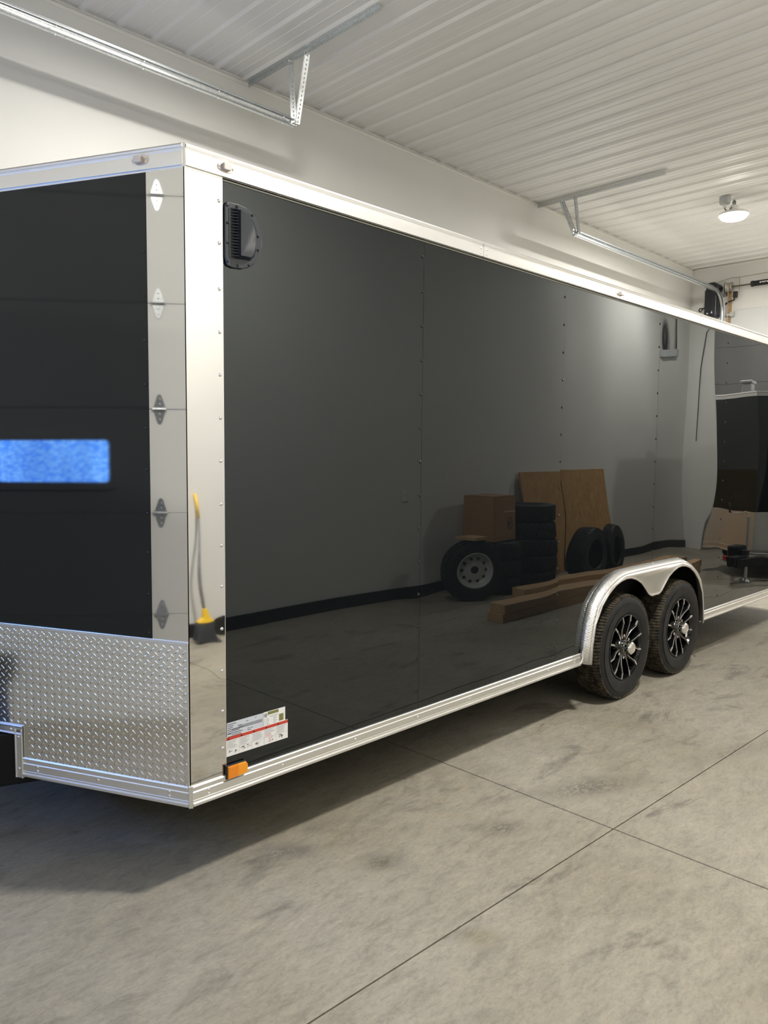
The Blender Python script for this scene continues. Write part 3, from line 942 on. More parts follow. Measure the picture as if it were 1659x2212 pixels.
TY = -0.043
TW = 0.222
car, tread = tyre_mesh(RT, 0.217, TW, blocks=100)
def arm_path(a):
    return a
for xw in XW:
  for far in (False, True):
    mt_ = Matrix.Translation((xw, TY, RT)) if not far else Matrix.Translation((xw, WID - TY, RT)) @ Matrix.Diagonal((1, -1, 1, 1))
    wo = tr
    ty = shift(car, mt_).build('tyre', 'tyre', tr, angle=35)
    tx_ = shift(tread, mt_).build('tyre_tread', 'tread', ty, angle=25)
    if far: continue
    c0 = Vector((xw, TY, RT))
    rim = MB()
    rim.lathe([(0.221, 0.016), (0.223, 0.010), (0.220, 0.006), (0.213, 0.008), (0.209, 0.018), (0.203, 0.030), (0.196, 0.12), (0.190, 0.19), (0.0, 0.192)], c0, EY, 64)
    rim.lathe([(0.192, 0.12), (0.06, 0.11), (0.0, 0.11)], c0, EY, 48)
    rm = rim.build('rim', 'rimblack', tr, angle=40)
    sp = MB(); sil = MB()
    for k in range(6):
        base_a = k * PI / 3 + 0.02
        for sgn in (-1, 1):
            # angles at hub, mid, tip
            A = [base_a + sgn * 0.06, base_a + sgn * 0.10, base_a + sgn * 0.16, base_a + sgn * 0.22, base_a + sgn * 0.262, base_a + sgn * 0.262]
            Rr = [0.055, 0.090, 0.125, 0.156, 0.178, 0.214]
            Hh = [0.030, 0.026, 0.020, 0.012, 0.008, 0.010]
            def pt(r, a, h): return c0 + Vector((r * math.cos(a), h, r * math.sin(a)))
            ctr = [pt(r, a, h) for r, a, h in zip(Rr, A, Hh)]
            # black web of the arm
            tang = [Vector((-math.sin(a), 0, math.cos(a))) for a in A]
            wv = [0.010, 0.009, 0.008, 0.0075, 0.0085, 0.009]
            for q in range(5):
                p0, p1 = ctr[q], ctr[q + 1]
                t0, t1 = tang[q] * wv[q], tang[q + 1] * wv[q + 1]
                dn = Vector((0, 0.040, 0))
                sp.add([p0 - t0, p0 + t0, p1 + t1, p1 - t1, p0 - t0 + dn, p0 + t0 + dn, p1 + t1 + dn, p1 - t1 + dn],
                       [(0, 1, 2, 3), (4, 7, 6, 5), (0, 4, 5, 1), (2, 6, 7, 3), (1, 5, 6, 2), (0, 3, 7, 4)])
            # machined line along the outer shoulder of the arm and the tab at the lip
            edge = [p + tang[q] * (wv[q] * sgn * 0.75) + Vector((0, -0.0012, 0)) for q, p in enumerate(ctr)]
            sil.tube(edge[:5], 0.0019, 6)
            p0, p1 = ctr[4], ctr[5]
            sil.obox((p0 + p1) / 2 + Vector((0, -0.002, 0)), (p1 - p0).length / 2 + 0.003, 0.0048, 0.0022,
                     (p1 - p0).normalized(), tang[4], EY)
        # shallow web between the two arms
        a_ = base_a
        sp.add([pt(0.055, a_ - 0.1, 0.036), pt(0.055, a_ + 0.1, 0.036), pt(0.125, a_ + 0.16, 0.034), pt(0.125, a_ - 0.16, 0.034)], [(0, 1, 2, 3)])
        # lug hole ring
        sil.lathe([(0.009, 0.028), (0.010, 0.024), (0.0, 0.024)], c0 + Vector((0.075 * math.cos(a_ + PI / 6), 0, 0.075 * math.sin(a_ + PI / 6))), EY, 10)
    sp.lathe([(0.0, 0.026), (0.058, 0.026), (0.075, 0.034), (0.09, 0.06), (0.09, 0.11)], c0, EY, 40)
    so = sp.build('spokes', 'rimblack', rm, angle=30)
    tag(so, 'gloss black split spokes')
    tag(sil.build('machined_edges', 'machined', rm, angle=40), 'bright machined spoke edges')
    cap_ = MB().lathe([(0.042, 0.030), (0.046, 0.0), (0.046, -0.020), (0.042, -0.034), (0.032, -0.042), (0.027, -0.042), (0.026, -0.0405), (0.0, -0.041)], c0, EY, 40).build('hub_cap', 'chrome', rm, angle=35)
    if xw == XW[1]:
        MB().obox(c0 + Vector((0.105, 0.004, -0.06)), 0.014, 0.001, 0.030).build('paper_tag', 'sticker', rm)

# ---- side vent
vp = []
Vc = [(0.168, 2.214), (0.159, 2.200), (0.158, 2.02), (0.168, 1.989), (0.190, 1.984)]
right = [(0.235, 1.987), (0.262, 1.997), (0.289, 2.015), (0.309, 2.047), (0.320, 2.08), (0.3235, 2.112), (0.319, 2.145), (0.305, 2.172), (0.282, 2.197), (0.252, 2.212), (0.215, 2.217)]
poly = Vc + right
vent = MB().prism([(x, 0.0, Z(z)) for x, z in poly], (0, -0.010, 0)).build('side_vent', 'blackplastic', tr, bevel=0.003)
ORG[vent.name] = ORG[tr.name]
# hood
hb = [(0.205, 2.194), (0.205, 2.018), (0.268, 2.022), (0.287, 2.040), (0.298, 2.075), (0.301, 2.108), (0.297, 2.14), (0.285, 2.168), (0.262, 2.188)]
ht = [(0.208, 2.188), (0.208, 2.026), (0.258, 2.030), (0.275, 2.046), (0.285, 2.078), (0.288, 2.108), (0.284, 2.137), (0.273, 2.162), (0.252, 2.182)]
mb = MB(); n = len(hb)
depth = [0.040, 0.040, 0.030, 0.024, 0.020, 0.019, 0.020, 0.024, 0.030]
mb.add([(x, -0.010, Z(z)) for x, z in hb] + [(x, -d, Z(z)) for (x, z), d in zip(ht, depth)],
       [tuple(range(n, 2 * n))] + [(i, (i + 1) % n, (i + 1) % n + n, i + n) for i in range(n)])
mb.build('vent_hood', 'blackplastic', vent, angle=25)
MB().box((0.176, -0.012, Z(2.018)), (0.206, -0.009, Z(2.194))).build('vent_opening', 'blackdeep', vent)
for k in range(17):
    zz = 2.024 + k * 0.0104
    MB().add([(0.178, -0.011, Z(zz)), (0.206, -0.028, Z(zz)), (0.206, -0.028, Z(zz + 0.0045)), (0.178, -0.011, Z(zz + 0.0045)), (0.206, -0.010, Z(zz)), (0.206, -0.010, Z(zz + 0.0045))],
             [(0, 1, 2, 3), (0, 4, 1), (3, 2, 5), (1, 4, 5, 2), (0, 3, 5, 4)]).build('louver', 'blackplastic', vent)
for (x, z) in ((0.169, 2.202), (0.169, 2.14), (0.169, 2.07), (0.169, 2.002), (0.213, 1.995), (0.262, 2.006), (0.304, 2.068), (0.304, 2.118), (0.278, 2.190), (0.21, 2.206)):
    rivet(vent, (x, -0.010, Z(z)), (0, -1, 0), True, 0.0055, 0.004)

# ---- marker lamps on the top trim
def marker(c, n_, u_):
    c = Vector(c); n_ = Vector(n_); u_ = Vector(u_)
    mb = MB()
    pl = []
    for i in range(20):
        a = 2 * PI * i / 20
        pl.append(c + u_ * (0.036 * math.cos(a) * (1 if abs(math.cos(a)) < 0.95 else 0.96)) + EZ * (0.0175 * math.sin(a)))
    mb.prism(pl, n_ * 0.004)
    o = mb.build('marker_lamp', 'lensbase', tr, bevel=0.001)
    MB().obox(c + n_ * 0.011 + u_ * -0.002, 0.015, 0.012, 0.0085, u_, EZ, n_).build('marker_lens', 'clear', o, bevel=0.003)
    MB().obox(c + n_ * 0.0065 + u_ * -0.002, 0.011, 0.008, 0.003, u_, EZ, n_).build('marker_led', 'lensbase', o)
    for s in (-1, 1):
        inst('mscrew', rivet_maker(0.0042, 0.003), 'zinc', 'screw', o, c + u_ * (0.028 * s) + n_ * 0.004, n_)
    return o
marker((0.162, -0.0115, Z(2.330)), (0, -1, 0), (1, 0, 0))
marker((3.082, -0.0115, Z(2.330)), (0, -1, 0), (1, 0, 0))
marker((5.9, -0.0115, Z(2.330)), (0, -1, 0), (1, 0, 0))
marker(fp(0.170, 2.330, 0.0115), FN, -FD)
marker(fp(0.170, 2.330, 0.0115, True), fnrm(True), Vector((FD.x, -FD.y, 0)))
# amber reflector lamp
am = MB().prism([(0.146, -0.004, Z(0.061)), (0.236, -0.004, Z(0.064)), (0.242, -0.004, Z(0.078)), (0.242, -0.004, Z(0.102)), (0.235, -0.004, Z(0.115)), (0.146, -0.004, Z(0.116))], (0, -0.010, 0)).build('amber_marker', 'blackplastic', tr, bevel=0.002)
MB().prism([(0.150, -0.014, Z(0.064)), (0.194, -0.014, Z(0.066)), (0.194, -0.014, Z(0.113)), (0.150, -0.014, Z(0.113))], (0, -0.010, 0)).build('amber_lens', 'amber', am, bevel=0.002)
MB().prism([(0.194, -0.014, Z(0.066)), (0.233, -0.014, Z(0.067)), (0.239, -0.014, Z(0.079)), (0.239, -0.014, Z(0.101)), (0.232, -0.014, Z(0.112)), (0.194, -0.014, Z(0.113))], (0, -0.009, 0)).build('amber_lens', 'amberlite', am, bevel=0.002)

# ---- stickers
def quad(mb, x0, z0, x1, z1, y):
    return mb.add([(x0, y, Z(z0)), (x1, y, Z(z0)), (x1, y, Z(z1)), (x0, y, Z(z1))], [(0, 1, 2, 3)])
s1 = MB().box((0.158, -0.0016, Z(0.214)), (0.327, -0.0009, Z(0.277))).build('data_label', 'stickergrey', tr)
pr = MB(); R_ = random.Random(3)
for k, (a, b) in enumerate(((0.161, 0.20), (0.161, 0.187), (0.161, 0.185), (0.161, 0.232), (0.161, 0.215), (0.161, 0.229))):
    z = 0.271 - k * 0.0072
    quad(pr, a, z - 0.0022, b, z, -0.0019)
for (a, b, z) in ((0.205, 0.225, 0.258), (0.245, 0.256, 0.266), (0.286, 0.295, 0.270), (0.21, 0.322, 0.2545), (0.21, 0.322, 0.250), (0.18, 0.322, 0.246), (0.252, 0.262, 0.235), (0.266, 0.276, 0.2345), (0.252, 0.268, 0.228), (0.161, 0.176, 0.233), (0.161, 0.225, 0.2225), (0.178, 0.222, 0.228)):
    quad(pr, a, z - 0.0018, b, z, -0.0019)
pr.build('label_print', 'ink', s1)['kind'] = 'stuff'
s2 = MB().box((0.3285, -0.0016, Z(0.221)), (0.436, -0.0009, Z(0.278))).build('compliance_label', 'sticker', tr)
MB().box((0.349, -0.002, Z(0.264)), (0.402, -0.0016, Z(0.276))).box((0.405, -0.002, Z(0.226)), (0.427, -0.0016, Z(0.254))).build('label_foil', 'olive', s2)
pr = MB()
pr.prism([(0.339 + 0.008 * math.cos(2 * PI * i / 16), -0.0016, Z(0.264 + 0.009 * math.sin(2 * PI * i / 16))) for i in range(16)], (0, -0.0004, 0))
for k in range(6):
    z = 0.250 - k * 0.0048
    quad(pr, 0.332, z - 0.0012, 0.338, z, -0.0019)
    quad(pr, 0.343, z - 0.0016, 0.343 + 0.016 * R_.uniform(0.4, 1), z, -0.0019)
    quad(pr, 0.376, z - 0.0016, 0.376 + 0.022 * R_.uniform(0.4, 1), z, -0.0019)
quad(pr, 0.360, 0.2545, 0.400, 0.2565, -0.0019)
pr.build('label_print', 'inkgrey', s2)['kind'] = 'stuff'
s3 = MB().box((0.1545, -0.0018, Z(0.145)), (0.449, -0.0010, Z(0.222))).build('warning_label', 'sticker', tr)
MB().box((0.1545, -0.0022, Z(0.2085)), (0.449, -0.0018, Z(0.2205))).build('warning_band', 'stickerred', s3)
pb = MB(); pg = MB(); prd = MB()
cw = (0.449 - 0.1545) / 5
for k in range(5):
    x = 0.1545 + cw * k
    xa = x + 0.004
    pb.add([(xa + 0.001, -0.0025, Z(0.2105)), (xa + 0.011, -0.0025, Z(0.2105)), (xa + 0.006, -0.0025, Z(0.2190))], [(0, 1, 2)])
    if k: quad(pg, x - 0.0004, 0.147, x + 0.0004, 0.2085, -0.0022)
    for q in range(7):
        z = 0.2045 - q * 0.0043
        tgt = prd if (k == 3 and q > 3) else pg
        quad(tgt, xa, z - 0.0013, xa + (cw - 0.010) * R_.uniform(0.55, 1.0), z, -0.0022)
    quad(pg, x, 0.1735, x + cw, 0.1742, -0.0022)
def scribble(mb, cx_, cz_, wx, wz, nseg, seed):
    r2 = random.Random(seed)
    for _ in range(nseg):
        a = Vector((cx_ + r2.uniform(-wx, wx), 0, cz_ + r2.uniform(-wz, wz))); b_ = a + Vector((r2.uniform(-0.008, 0.008), 0, r2.uniform(0.0, 0.005)))
        d = (b_ - a); 
        if d.length < 1e-4: continue
        nn = Vector((-d.z, 0, d.x)).normalized() * r2.uniform(0.0004, 0.0011)
        mb.add([(p.x, -0.0023, Z(p.z)) for p in (a - nn, b_ - nn, b_ + nn, a + nn)], [(0, 1, 2, 3)])
scribble(pb, 0.1545 + cw * 0.30, 0.163, 0.006, 0.004, 8, 1); scribble(pb, 0.1545 + cw * 0.72, 0.157, 0.006, 0.004, 8, 2)
scribble(pb, 0.1545 + cw * 1.5, 0.162, 0.018, 0.006, 16, 3); scribble(pb, 0.1545 + cw * 2.45, 0.160, 0.010, 0.004, 12, 4)
scribble(prd, 0.1545 + cw * 3.5, 0.162, 0.016, 0.008, 16, 5); scribble(pb, 0.1545 + cw * 4.4, 0.160, 0.008, 0.007, 22, 6)
for q_, m_ in ((pb, 'ink'), (pg, 'inkgrey'), (prd, 'inkred')): q_.build('label_print', m_, s3)['kind'] = 'stuff'

# ================================================================== OVERHEAD TRACKS
def perf(mb, o, u, v, L, w, hole=0.0085, pitch=0.032, slot=0.009):
    """perforated strip: origin o, length L along u, width w along v"""
    o = Vector(o); u = Vector(u); v = Vector(v)
    n = max(1, int(L / pitch)); p = L / n
    for i in range(n):
        a = o + u * (p * i)
        vs = [a, a + u * p, a + u * p + v * w, a + v * w]
        c = a + u * (p / 2) + v * (w * 0.55)
        vs += [c - u * slot - v * hole * 0.5, c + u * slot - v * hole * 0.5, c + u * slot + v * hole * 0.5, c - u * slot + v * hole * 0.5]
        mb.add(vs, [(0, 1, 5, 4), (1, 2, 6, 5), (2, 3, 7, 6), (3, 0, 4, 7)])
def perf_angle(name, parent, a, b, va, vb, w=0.034):
    a = Vector(a); b = Vector(b); u = (b - a).normalized(); L = (b - a).length
    va = Vector(va); va = (va - u * va.dot(u)).normalized()
    vb = Vector(vb); vb = (vb - u * vb.dot(u) - va * vb.dot(va)).normalized()
    mb = MB()
    perf(mb, a, u, va, L, w); perf(mb, a, u, vb, L, w)
    return mb.build(name, 'galv', parent, solid=0.0024)

def door_track(xend, xdoor, side, y, zt, strut_x, ya, yb, leg1y, leg2y, label):
    """horizontal door track from its hanger at xend to the bend at the door; side=+1 when the door is at larger x"""
    t = empty('door_track', (xend, y, ZC), label, 'door track')
    R = 0.36
    path = [Vector((xend - side * 0.02, y, zt))]
    xb_ = xdoor - side * R
    path.append(Vector((xb_, y, zt)))
    ups = [EZ, EZ]
    for k in range(1, 13):
        a = PI / 2 * k / 12
        path.append(Vector((xb_ + side * R * math.sin(a), y, zt - R + R * math.cos(a))))
        ups.append(Vector((side * math.sin(a), 0, math.cos(a))))
    path.append(Vector((xdoor, y, 0.05))); ups.append(Vector((side, 0, 0)))
    # curled channel that opens to the door (towards -y)
    C = [(0.020, 0.026), (0.012, 0.031), (-0.010, 0.031), (-0.020, 0.022), (-0.022, 0.0), (-0.020, -0.022), (-0.010, -0.031), (0.012, -0.031), (0.022, -0.024),
         (0.020, -0.022), (0.011, -0.028), (-0.009, -0.028), (-0.017, -0.020), (-0.019, 0.0), (-0.017, 0.020), (-0.009, 0.028), (0.011, 0.028), (0.018, 0.024)]
    MB().sweep(C, path, -EY, ups).build('track_channel', 'galv', t, angle=40)
    # stiffening angle on the straight run
    MB().sweep([(-0.024, 0.030), (-0.024, 0.062), (-0.021, 0.062), (-0.021, 0.034), (0.012, 0.034), (0.012, 0.031)], path[:2], -EY, EZ).build('track_angle', 'galv', t)
    x = xend + side * 0.10
    while (x - xb_) * side < 0:
        for dz, dy in ((0.012, -0.024), (-0.034, 0.0)):
            inst('tbolt', rivet_maker(0.007, 0.004), 'zinc', 'bolt', t, (x, y - 0.024 + (0.004 if dz > 0 else 0.024), zt + dz), (0, -1, 0))
        x += side * 0.62
    # hanger
    perf_angle('ceiling_strut', t, (strut_x, ya, ZC), (strut_x, yb, ZC), (0, 0, -1), (side, 0, 0), 0.042)
    perf_angle('hanger_leg', t, (strut_x - 0.004, leg1y, ZC - 0.004), (xend, y + 0.010, zt - 0.02), (0.72, -0.70, 0), (0.7, 0.72, 0), 0.044)
    perf_angle('hanger_leg', t, (strut_x + 0.004, leg2y, ZC - 0.02), (xend + 0.004, y - 0.028, zt - 0.01), (0.80, -0.60, 0), (-0.6, -0.8, 0), 0.044)
    MB().tube([(xend, y + 0.03, zt), (xend, y - 0.05, zt)], 0.006, 8).tube([(strut_x - 0.02, leg1y - 0.02, ZC - 0.02), (strut_x + 0.02, leg1y - 0.02, ZC - 0.02)], 0.006, 8).build('hanger_bolt', 'zinc', t, angle=40)
    return t
door_track(2.66, X0 + 0.10, -1, 2.80, 4.062 + OZ, 2.63, 3.385, 1.72, 2.81, 2.60, 'galvanised door track and perforated hanger above the trailer nose')
door_track(7.17, X1 - 0.10, 1, 2.82, 4.092 + OZ, 7.17, 3.385, 1.66, 3.05, 2.86, 'galvanised door track curving down beside the black motor at the far wall')

# ================================================================== DOOR MOTOR AND SPRING SHAFT
SX = X1 - 0.13
SZ = 4.165 + OZ
op = empty('door_opener', (X1 - 0.12, 2.96, 3.66 + OZ), 'black upright door motor mounted on the far wall at the track bend', 'door motor')
mb = MB()
body = [(2.870, 3.70), (2.885, 3.675), (3.045, 3.66), (3.070, 3.69), (3.070, 4.13), (3.055, 4.15), (2.885, 4.15), (2.870, 4.13)]
mb.prism([(X1 - 0.26, y, Z(z)) for y, z in body], (0.20, 0, 0))
mb.build('motor_body', 'opener', op, bevel=0.012)
head = [(2.84, 4.12), (3.055, 4.12), (3.055, 4.215), (3.02, 4.262), (2.91, 4.262), (2.84, 4.205)]
MB().prism([(X1 - 0.25, y, Z(z)) for y, z in head], (0.17, 0, 0)).build('motor_head', 'opener', op, bevel=0.012)
MB().box((X1 - 0.262, 2.965, Z(3.70)), (X1 - 0.10, 2.978, Z(4.13))).build('cover_seam', 'cable', op)
MB().box((X1 - 0.263, 2.998, Z(3.735)), (X1 - 0.2605, 3.025, Z(3.752))).add([(X1 - 0.263, 2.925, Z(3.735)), (X1 - 0.263, 2.955, Z(3.75)), (X1 - 0.263, 2.935, Z(3.785)), (X1 - 0.263, 2.945, Z(3.758))], [(0, 1, 3), (0, 3, 2)]).build('emblem', 'sticker', op)
MB().box((X1 - 0.06, 2.855, Z(3.64)), (X1, 3.085, Z(4.10))).build('mounting_plate', 'trimwhite', op, bevel=0.004)
MB().tube([(X1 - 0.16, 3.07, Z(3.86)), (X1 - 0.16, 3.13, Z(3.855)), (X1 - 0.12, 3.20, Z(3.87)), (X1 - 0.08, 3.235, Z(3.845)), (X1 - 0.10, 3.20, Z(3.815)), (X1 - 0.14, 3.14, Z(3.85)),
           (X1 - 0.06, 3.125, Z(3.90)), (X1 - 0.03, 3.13, Z(4.00)), (X1 - 0.03, 3.10, Z(4.05)), (X1 - 0.02, 3.09, Z(4.05))], 0.010, 8).build('power_cord', 'cable', op, smooth=True)
MB().box((X1 - 0.012, 3.075, Z(4.02)), (X1, 3.135, Z(4.13))).build('outlet_plate', 'outlet', op, bevel=0.003)

sp_ = empty('torsion_spring_shaft', (SX, 1.4, SZ), 'steel torsion shaft with cable drum and black spring above the far door', 'spring shaft')
MB().tube([(SX, 2.835, SZ), (SX, -0.9, SZ)], 0.0145, 12).build('shaft', 'steel', sp_, smooth=True)
MB().lathe([(0.015, 0.0), (0.075, 0.0), (0.082, 0.008), (0.076, 0.016), (0.074, 0.075), (0.082, 0.09), (0.082, 0.098), (0.04, 0.10), (0.015, 0.10)], (SX, 2.66, SZ), EY, 32).build('cable_drum', 'cast', sp_, angle=35)
MB().box((SX - 0.05, 2.785, SZ - 0.12), (SX + 0.13, 2.791, SZ + 0.10)).build('bearing_plate', 'galv', sp_)
# close-wound spring
mb = MB()
sprf = []
yy = 2.33
while yy > 0.65:
    sprf += [(0.040, yy), (0.0445, yy - 0.0035), (0.0445, yy - 0.0070), (0.040, yy - 0.0105)]
    yy -= 0.0105
mb.lathe([(r, y - 1.5) for r, y in sprf], (SX, 1.5, SZ), EY, 16)
sg = mb.build('spring', 'spring', sp_)
for yy in (2.335, 0.64):
    MB().lathe([(0.016, -0.02), (0.046, -0.02), (0.05, 0.0), (0.046, 0.02), (0.016, 0.02)], (SX, yy, SZ), EY, 20).build('winding_cone', 'spring', sp_, angle=40)
mk = MB()
for k in range(5):
    mk.obox((SX - 0.0455, 2.20 - k * 0.028, SZ + 0.004 * (k % 2)), 0.0012, 0.009, 0.012 - 0.003 * (k % 2))
mk.build('spring_print', 'sticker', sp_)
MB().tube([(SX - 0.08, 2.70, SZ), (SX - 0.06, 2.70, Z(3.9)), (SX + 0.02, 2.70, 0.3)], 0.003, 6).build('lift_cable', 'zinc', sp_)
MB().box((X1 - 0.02, 2.705, Z(3.45)), (X1, 2.775, Z(4.12))).build('mounting_board', 'wood', sp_)
MB().box((SX - 0.02, 2.58, Z(3.98)), (SX + 0.04, 2.64, Z(4.08))).tube([(SX, 2.61, Z(3.99)), (SX + 0.01, 2.63, Z(3.94)), (SX + 0.03, 2.72, Z(3.93)), (SX + 0.1, 2.80, Z(3.91))], 0.012, 8).build('cable_monitor', 'cable', sp_, angle=40)
MB().box((X1 - 0.06, 2.69, Z(3.70)), (X1 - 0.035, 2.80, Z(3.735))).box((X1 - 0.09, 2.64, Z(3.68)), (X1 - 0.03, 2.70, Z(3.75))).build('track_bracket', 'zinc', sp_)
# wire clipped along the far wall
ww = MB().tube([(X1 - 0.008, 2.95, Z(4.30)), (X1 - 0.008, 2.72, Z(4.345)), (X1 - 0.008, 2.60, Z(4.335)), (X1 - 0.008, 2.0, Z(4.345)), (X1 - 0.008, -1.0, Z(4.345))], 0.004, 6).build('control_wire', 'thinwire')
tag(ww, 'thin pale wire run along the far wall above the spring', 'wire'); at_base(ww, (X1, 1.0, Z(4.34)))
ww = MB().tube([(X1 - 0.008, 2.60, Z(4.335)), (X1 - 0.008, 2.585, Z(4.2)), (X1 - 0.008, 2.60, Z(4.05)), (X1 - 0.015, 2.605, Z(4.03))], 0.004, 6).build('control_wire', 'thinwire')
tag(ww, 'thin pale wire dropping beside the cable drum on the far wall', 'wire'); at_base(ww, (X1, 2.6, Z(4.2)))

# ================================================================== THINGS ALONG THE OPPOSITE WALL (seen mirrored)
def outlet(x, z, label):
    o = empty('wall_outlet', (x, Y0, z), label, 'outlet')
    MB().box((x - 0.037, Y0, z - 0.06), (x + 0.037, Y0 + 0.008, z + 0.06)).build('cover_plate', 'outlet', o, bevel=0.002)
    for dz in (0.022, -0.022):
        MB().lathe([(0.0, 0.002), (0.016, 0.002), (0.018, 0.0)], (x, Y0 + 0.008, z + dz), EY, 14).build('socket', 'trimwhite', o, angle=40)
    return o
outlet(4.745, 0.83 + OZ, 'white wall outlet near the cardboard box, mirrored in the trailer')
bx = empty('wall_box', (11.28, Y0, 3.06 + OZ), 'grey switch box high on the opposite wall with a cord above', 'switch box')
MB().box((11.245, Y0, 3.0 + OZ), (11.315, Y0 + 0.05, 3.12 + OZ)).build('box_body', 'jbox', bx, bevel=0.008)
MB().tube([(11.28, Y0 + 0.03, 3.11 + OZ), (11.26, Y0 + 0.03, 3.4 + OZ), (11.24, Y0 + 0.02, ZC)], 0.007, 8).build('cord', 'cable', bx, smooth=True)
cd = MB().tube([(X1 - 0.02, -3.05, 3.9), (X1 - 0.012, -3.12, 3.8), (X1 - 0.010, -3.14, 3.2), (X1 - 0.010, -3.13, 2.4), (X1 - 0.010, -3.14, 1.9)], 0.006, 6).build('hanging_wire', 'cable')
tag(cd, 'thin dark wire hanging down the end wall beside the grey door', 'wire'); at_base(cd, (X1, -3.13, 1.9))

# broom
bm_ = empty('broom', (2.0, -3.18, 0), 'yellow and grey angled broom leaning on the white wall', 'broom')
bt = Vector((2.07, Y0 + 0.02, 0.95 + OZ)); bb = Vector((2.05, -3.24, 0.20))
MB().tube([bb, lerp(bb, bt, 0.82)], 0.012, 10).build('handle', 'handle', bm_, smooth=True)
MB().tube([lerp(bb, bt, 0.80), bt], 0.0145, 10).build('grip', 'yellow', bm_, smooth=True)
MB().add([(2.035, -3.23, 0.30), (2.065, -3.23, 0.30), (2.065, -3.26, 0.30), (2.035, -3.26, 0.30),
          (2.02, -3.21, 0.225), (2.085, -3.21, 0.225), (2.085, -3.26, 0.225), (2.02, -3.26, 0.225),
          (1.955, -3.195, 0.19), (2.15, -3.195, 0.175), (2.15, -3.255, 0.175), (1.955, -3.255, 0.19)],
         [(0, 1, 2, 3)] + [(a + i, a + (i + 1) % 4, a + (i + 1) % 4 + 4, a + i + 4) for a in (0, 4) for i in range(4)] + [(11, 10, 9, 8)]).build('broom_head', 'yellow', bm_, bevel=0.004)
br = MB()
for i in range(26):
    for j in range(5):
        f = i / 25
        x0 = lerp(1.962, 2.143, f); y0 = lerp(-3.25, -3.20, j / 4)
        x1 = lerp(1.92, 2.20, f) + random.uniform(-.004, .004); y1 = lerp(-3.275, -3.165, j / 4)
        z0 = lerp(0.188, 0.174, f)
        br.tube([(x0, y0, z0), (x1, y1, 0.004 + 0.02 * (1 - f))], 0.0045, 4)
tag(br.build('bristles', 'broomgrey', bm_), kind='stuff')

# tyres: loose stack, stack by the plywood, leaning ones
R2, RR2, W2 = 0.345, 0.193, 0.205
car2, tread2 = tyre_mesh(R2, RR2, W2, blocks=40)
meA = car2.mesh('tyre', angle=35); meA.materials.append(M['tyre'])
meB = tread2.mesh('tyre_tread', angle=25); meB.materials.append(M['tyre'])
def loose_tyre(mtx, label, group):
    o = bpy.data.objects.new('loose_tyre', meA); COL.objects.link(o); o.matrix_world = mtx
    c = bpy.data.objects.new('tread', meB); COL.objects.link(c); c.parent = o
    tag(o, label, 'tyre', group)
    ORG[o.name] = Vector((0, 0, 0))
    return o
flat = Matrix.Rotation(PI / 2, 4, 'X')         # axle to vertical; sidewall down
ordn = ['lowest', 'second', 'third', 'fourth', 'topmost']
for k in range(3):
    loose_tyre(Matrix.Translation((5.88 + 0.01 * k, -3.04 + 0.008 * k, W2 * k)) @ flat, '%s tyre in the short stack under the cardboard box' % (['lowest', 'middle', 'topmost'][k]), 'tyres along the opposite wall')
for k in range(5):
    loose_tyre(Matrix.Translation((6.60 + random.uniform(-.01, .01), -3.06 + random.uniform(-.012, .012), W2 * k)) @ flat, '%s tyre in the tall stack beside the plywood' % ordn[k], 'tyres along the opposite wall')
def standing(x, y, yaw, lean):
    m_ = Matrix.Translation((x, y, 0)) @ Matrix.Rotation(yaw, 4, 'Z') @ Matrix.Rotation(lean, 4, 'X') @ Matrix.Translation((0, 0, R2 * 1.0)) 
    return m_
sp1 = loose_tyre(standing(5.15, -2.72, PI + 0.55, 0.0), 'upright spare wheel with silver rim in front of the short tyre stack', 'tyres along the opposite wall')
rim = MB().lathe([(0.197, 0.022), (0.200, 0.012), (0.190, 0.010), (0.183, 0.020), (0.175, 0.045), (0.160, 0.075), (0.145, 0.082), (0.10, 0.068), (0.065, 0.060), (0.042, 0.062), (0.042, 0.10)], (0, 0, 0), EY, 48).build('rim', 'rimsilver', sp1, angle=35)
hl = MB()
for k in range(10):
    a = 2 * PI * k / 10
    hl.lathe([(0.0, -0.002), (0.017, -0.002), (0.0175, 0.004)], (0.128 * math.cos(a), 0.0745, 0.128 * math.sin(a)), EY, 12)
hl.lathe([(0.0, 0.0), (0.041, 0.0)], (0, 0.061, 0), EY, 20)
hl.build('rim_hole', 'interior', rim)
lt = loose_tyre(standing(7.45, -2.55, PI - 0.15, 0.0), 'upright bare tyre leaning before the left plywood sheet', 'tyres along the opposite wall')
lt = loose_tyre(standing(8.22, -2.62, PI - 0.10, 0.0), 'upright bare tyre leaning before the right plywood sheet', 'tyres along the opposite wall')

# cardboard box on the short stack
zb = W2 * 3 + 0.004
cbx = empty('cardboard_box', (5.85, -3.06, zb), 'brown cardboard carton with round printed emblem on the tyre stack', 'box')
ax = Matrix.Rotation(-0.12, 3, 'Z')
def cb(p): return ax @ Vector(p) + Vector((5.85, -3.06, zb))
mb = MB()
hx, hy, hz = 0.30, 0.22, 0.53
for (a, b) in (((-hx, -hy, 0), (hx, -hy + 0.006, hz)), ((-hx, hy - 0.006, 0), (hx, hy, hz)), ((-hx, -hy, 0), (-hx + 0.006, hy, hz)), ((hx - 0.006, -hy, 0), (hx, hy, hz)), ((-hx, -hy, 0), (hx, hy, 0.006)), ((-hx, -hy, hz - 0.006), (hx, hy, hz))):
    q = MB().box(a, b); q.v = [tuple(cb(p)) for p in q.v]; mb.add(q.v, q.f)
mb.build('carton', 'cardboard', cbx)
em = MB()
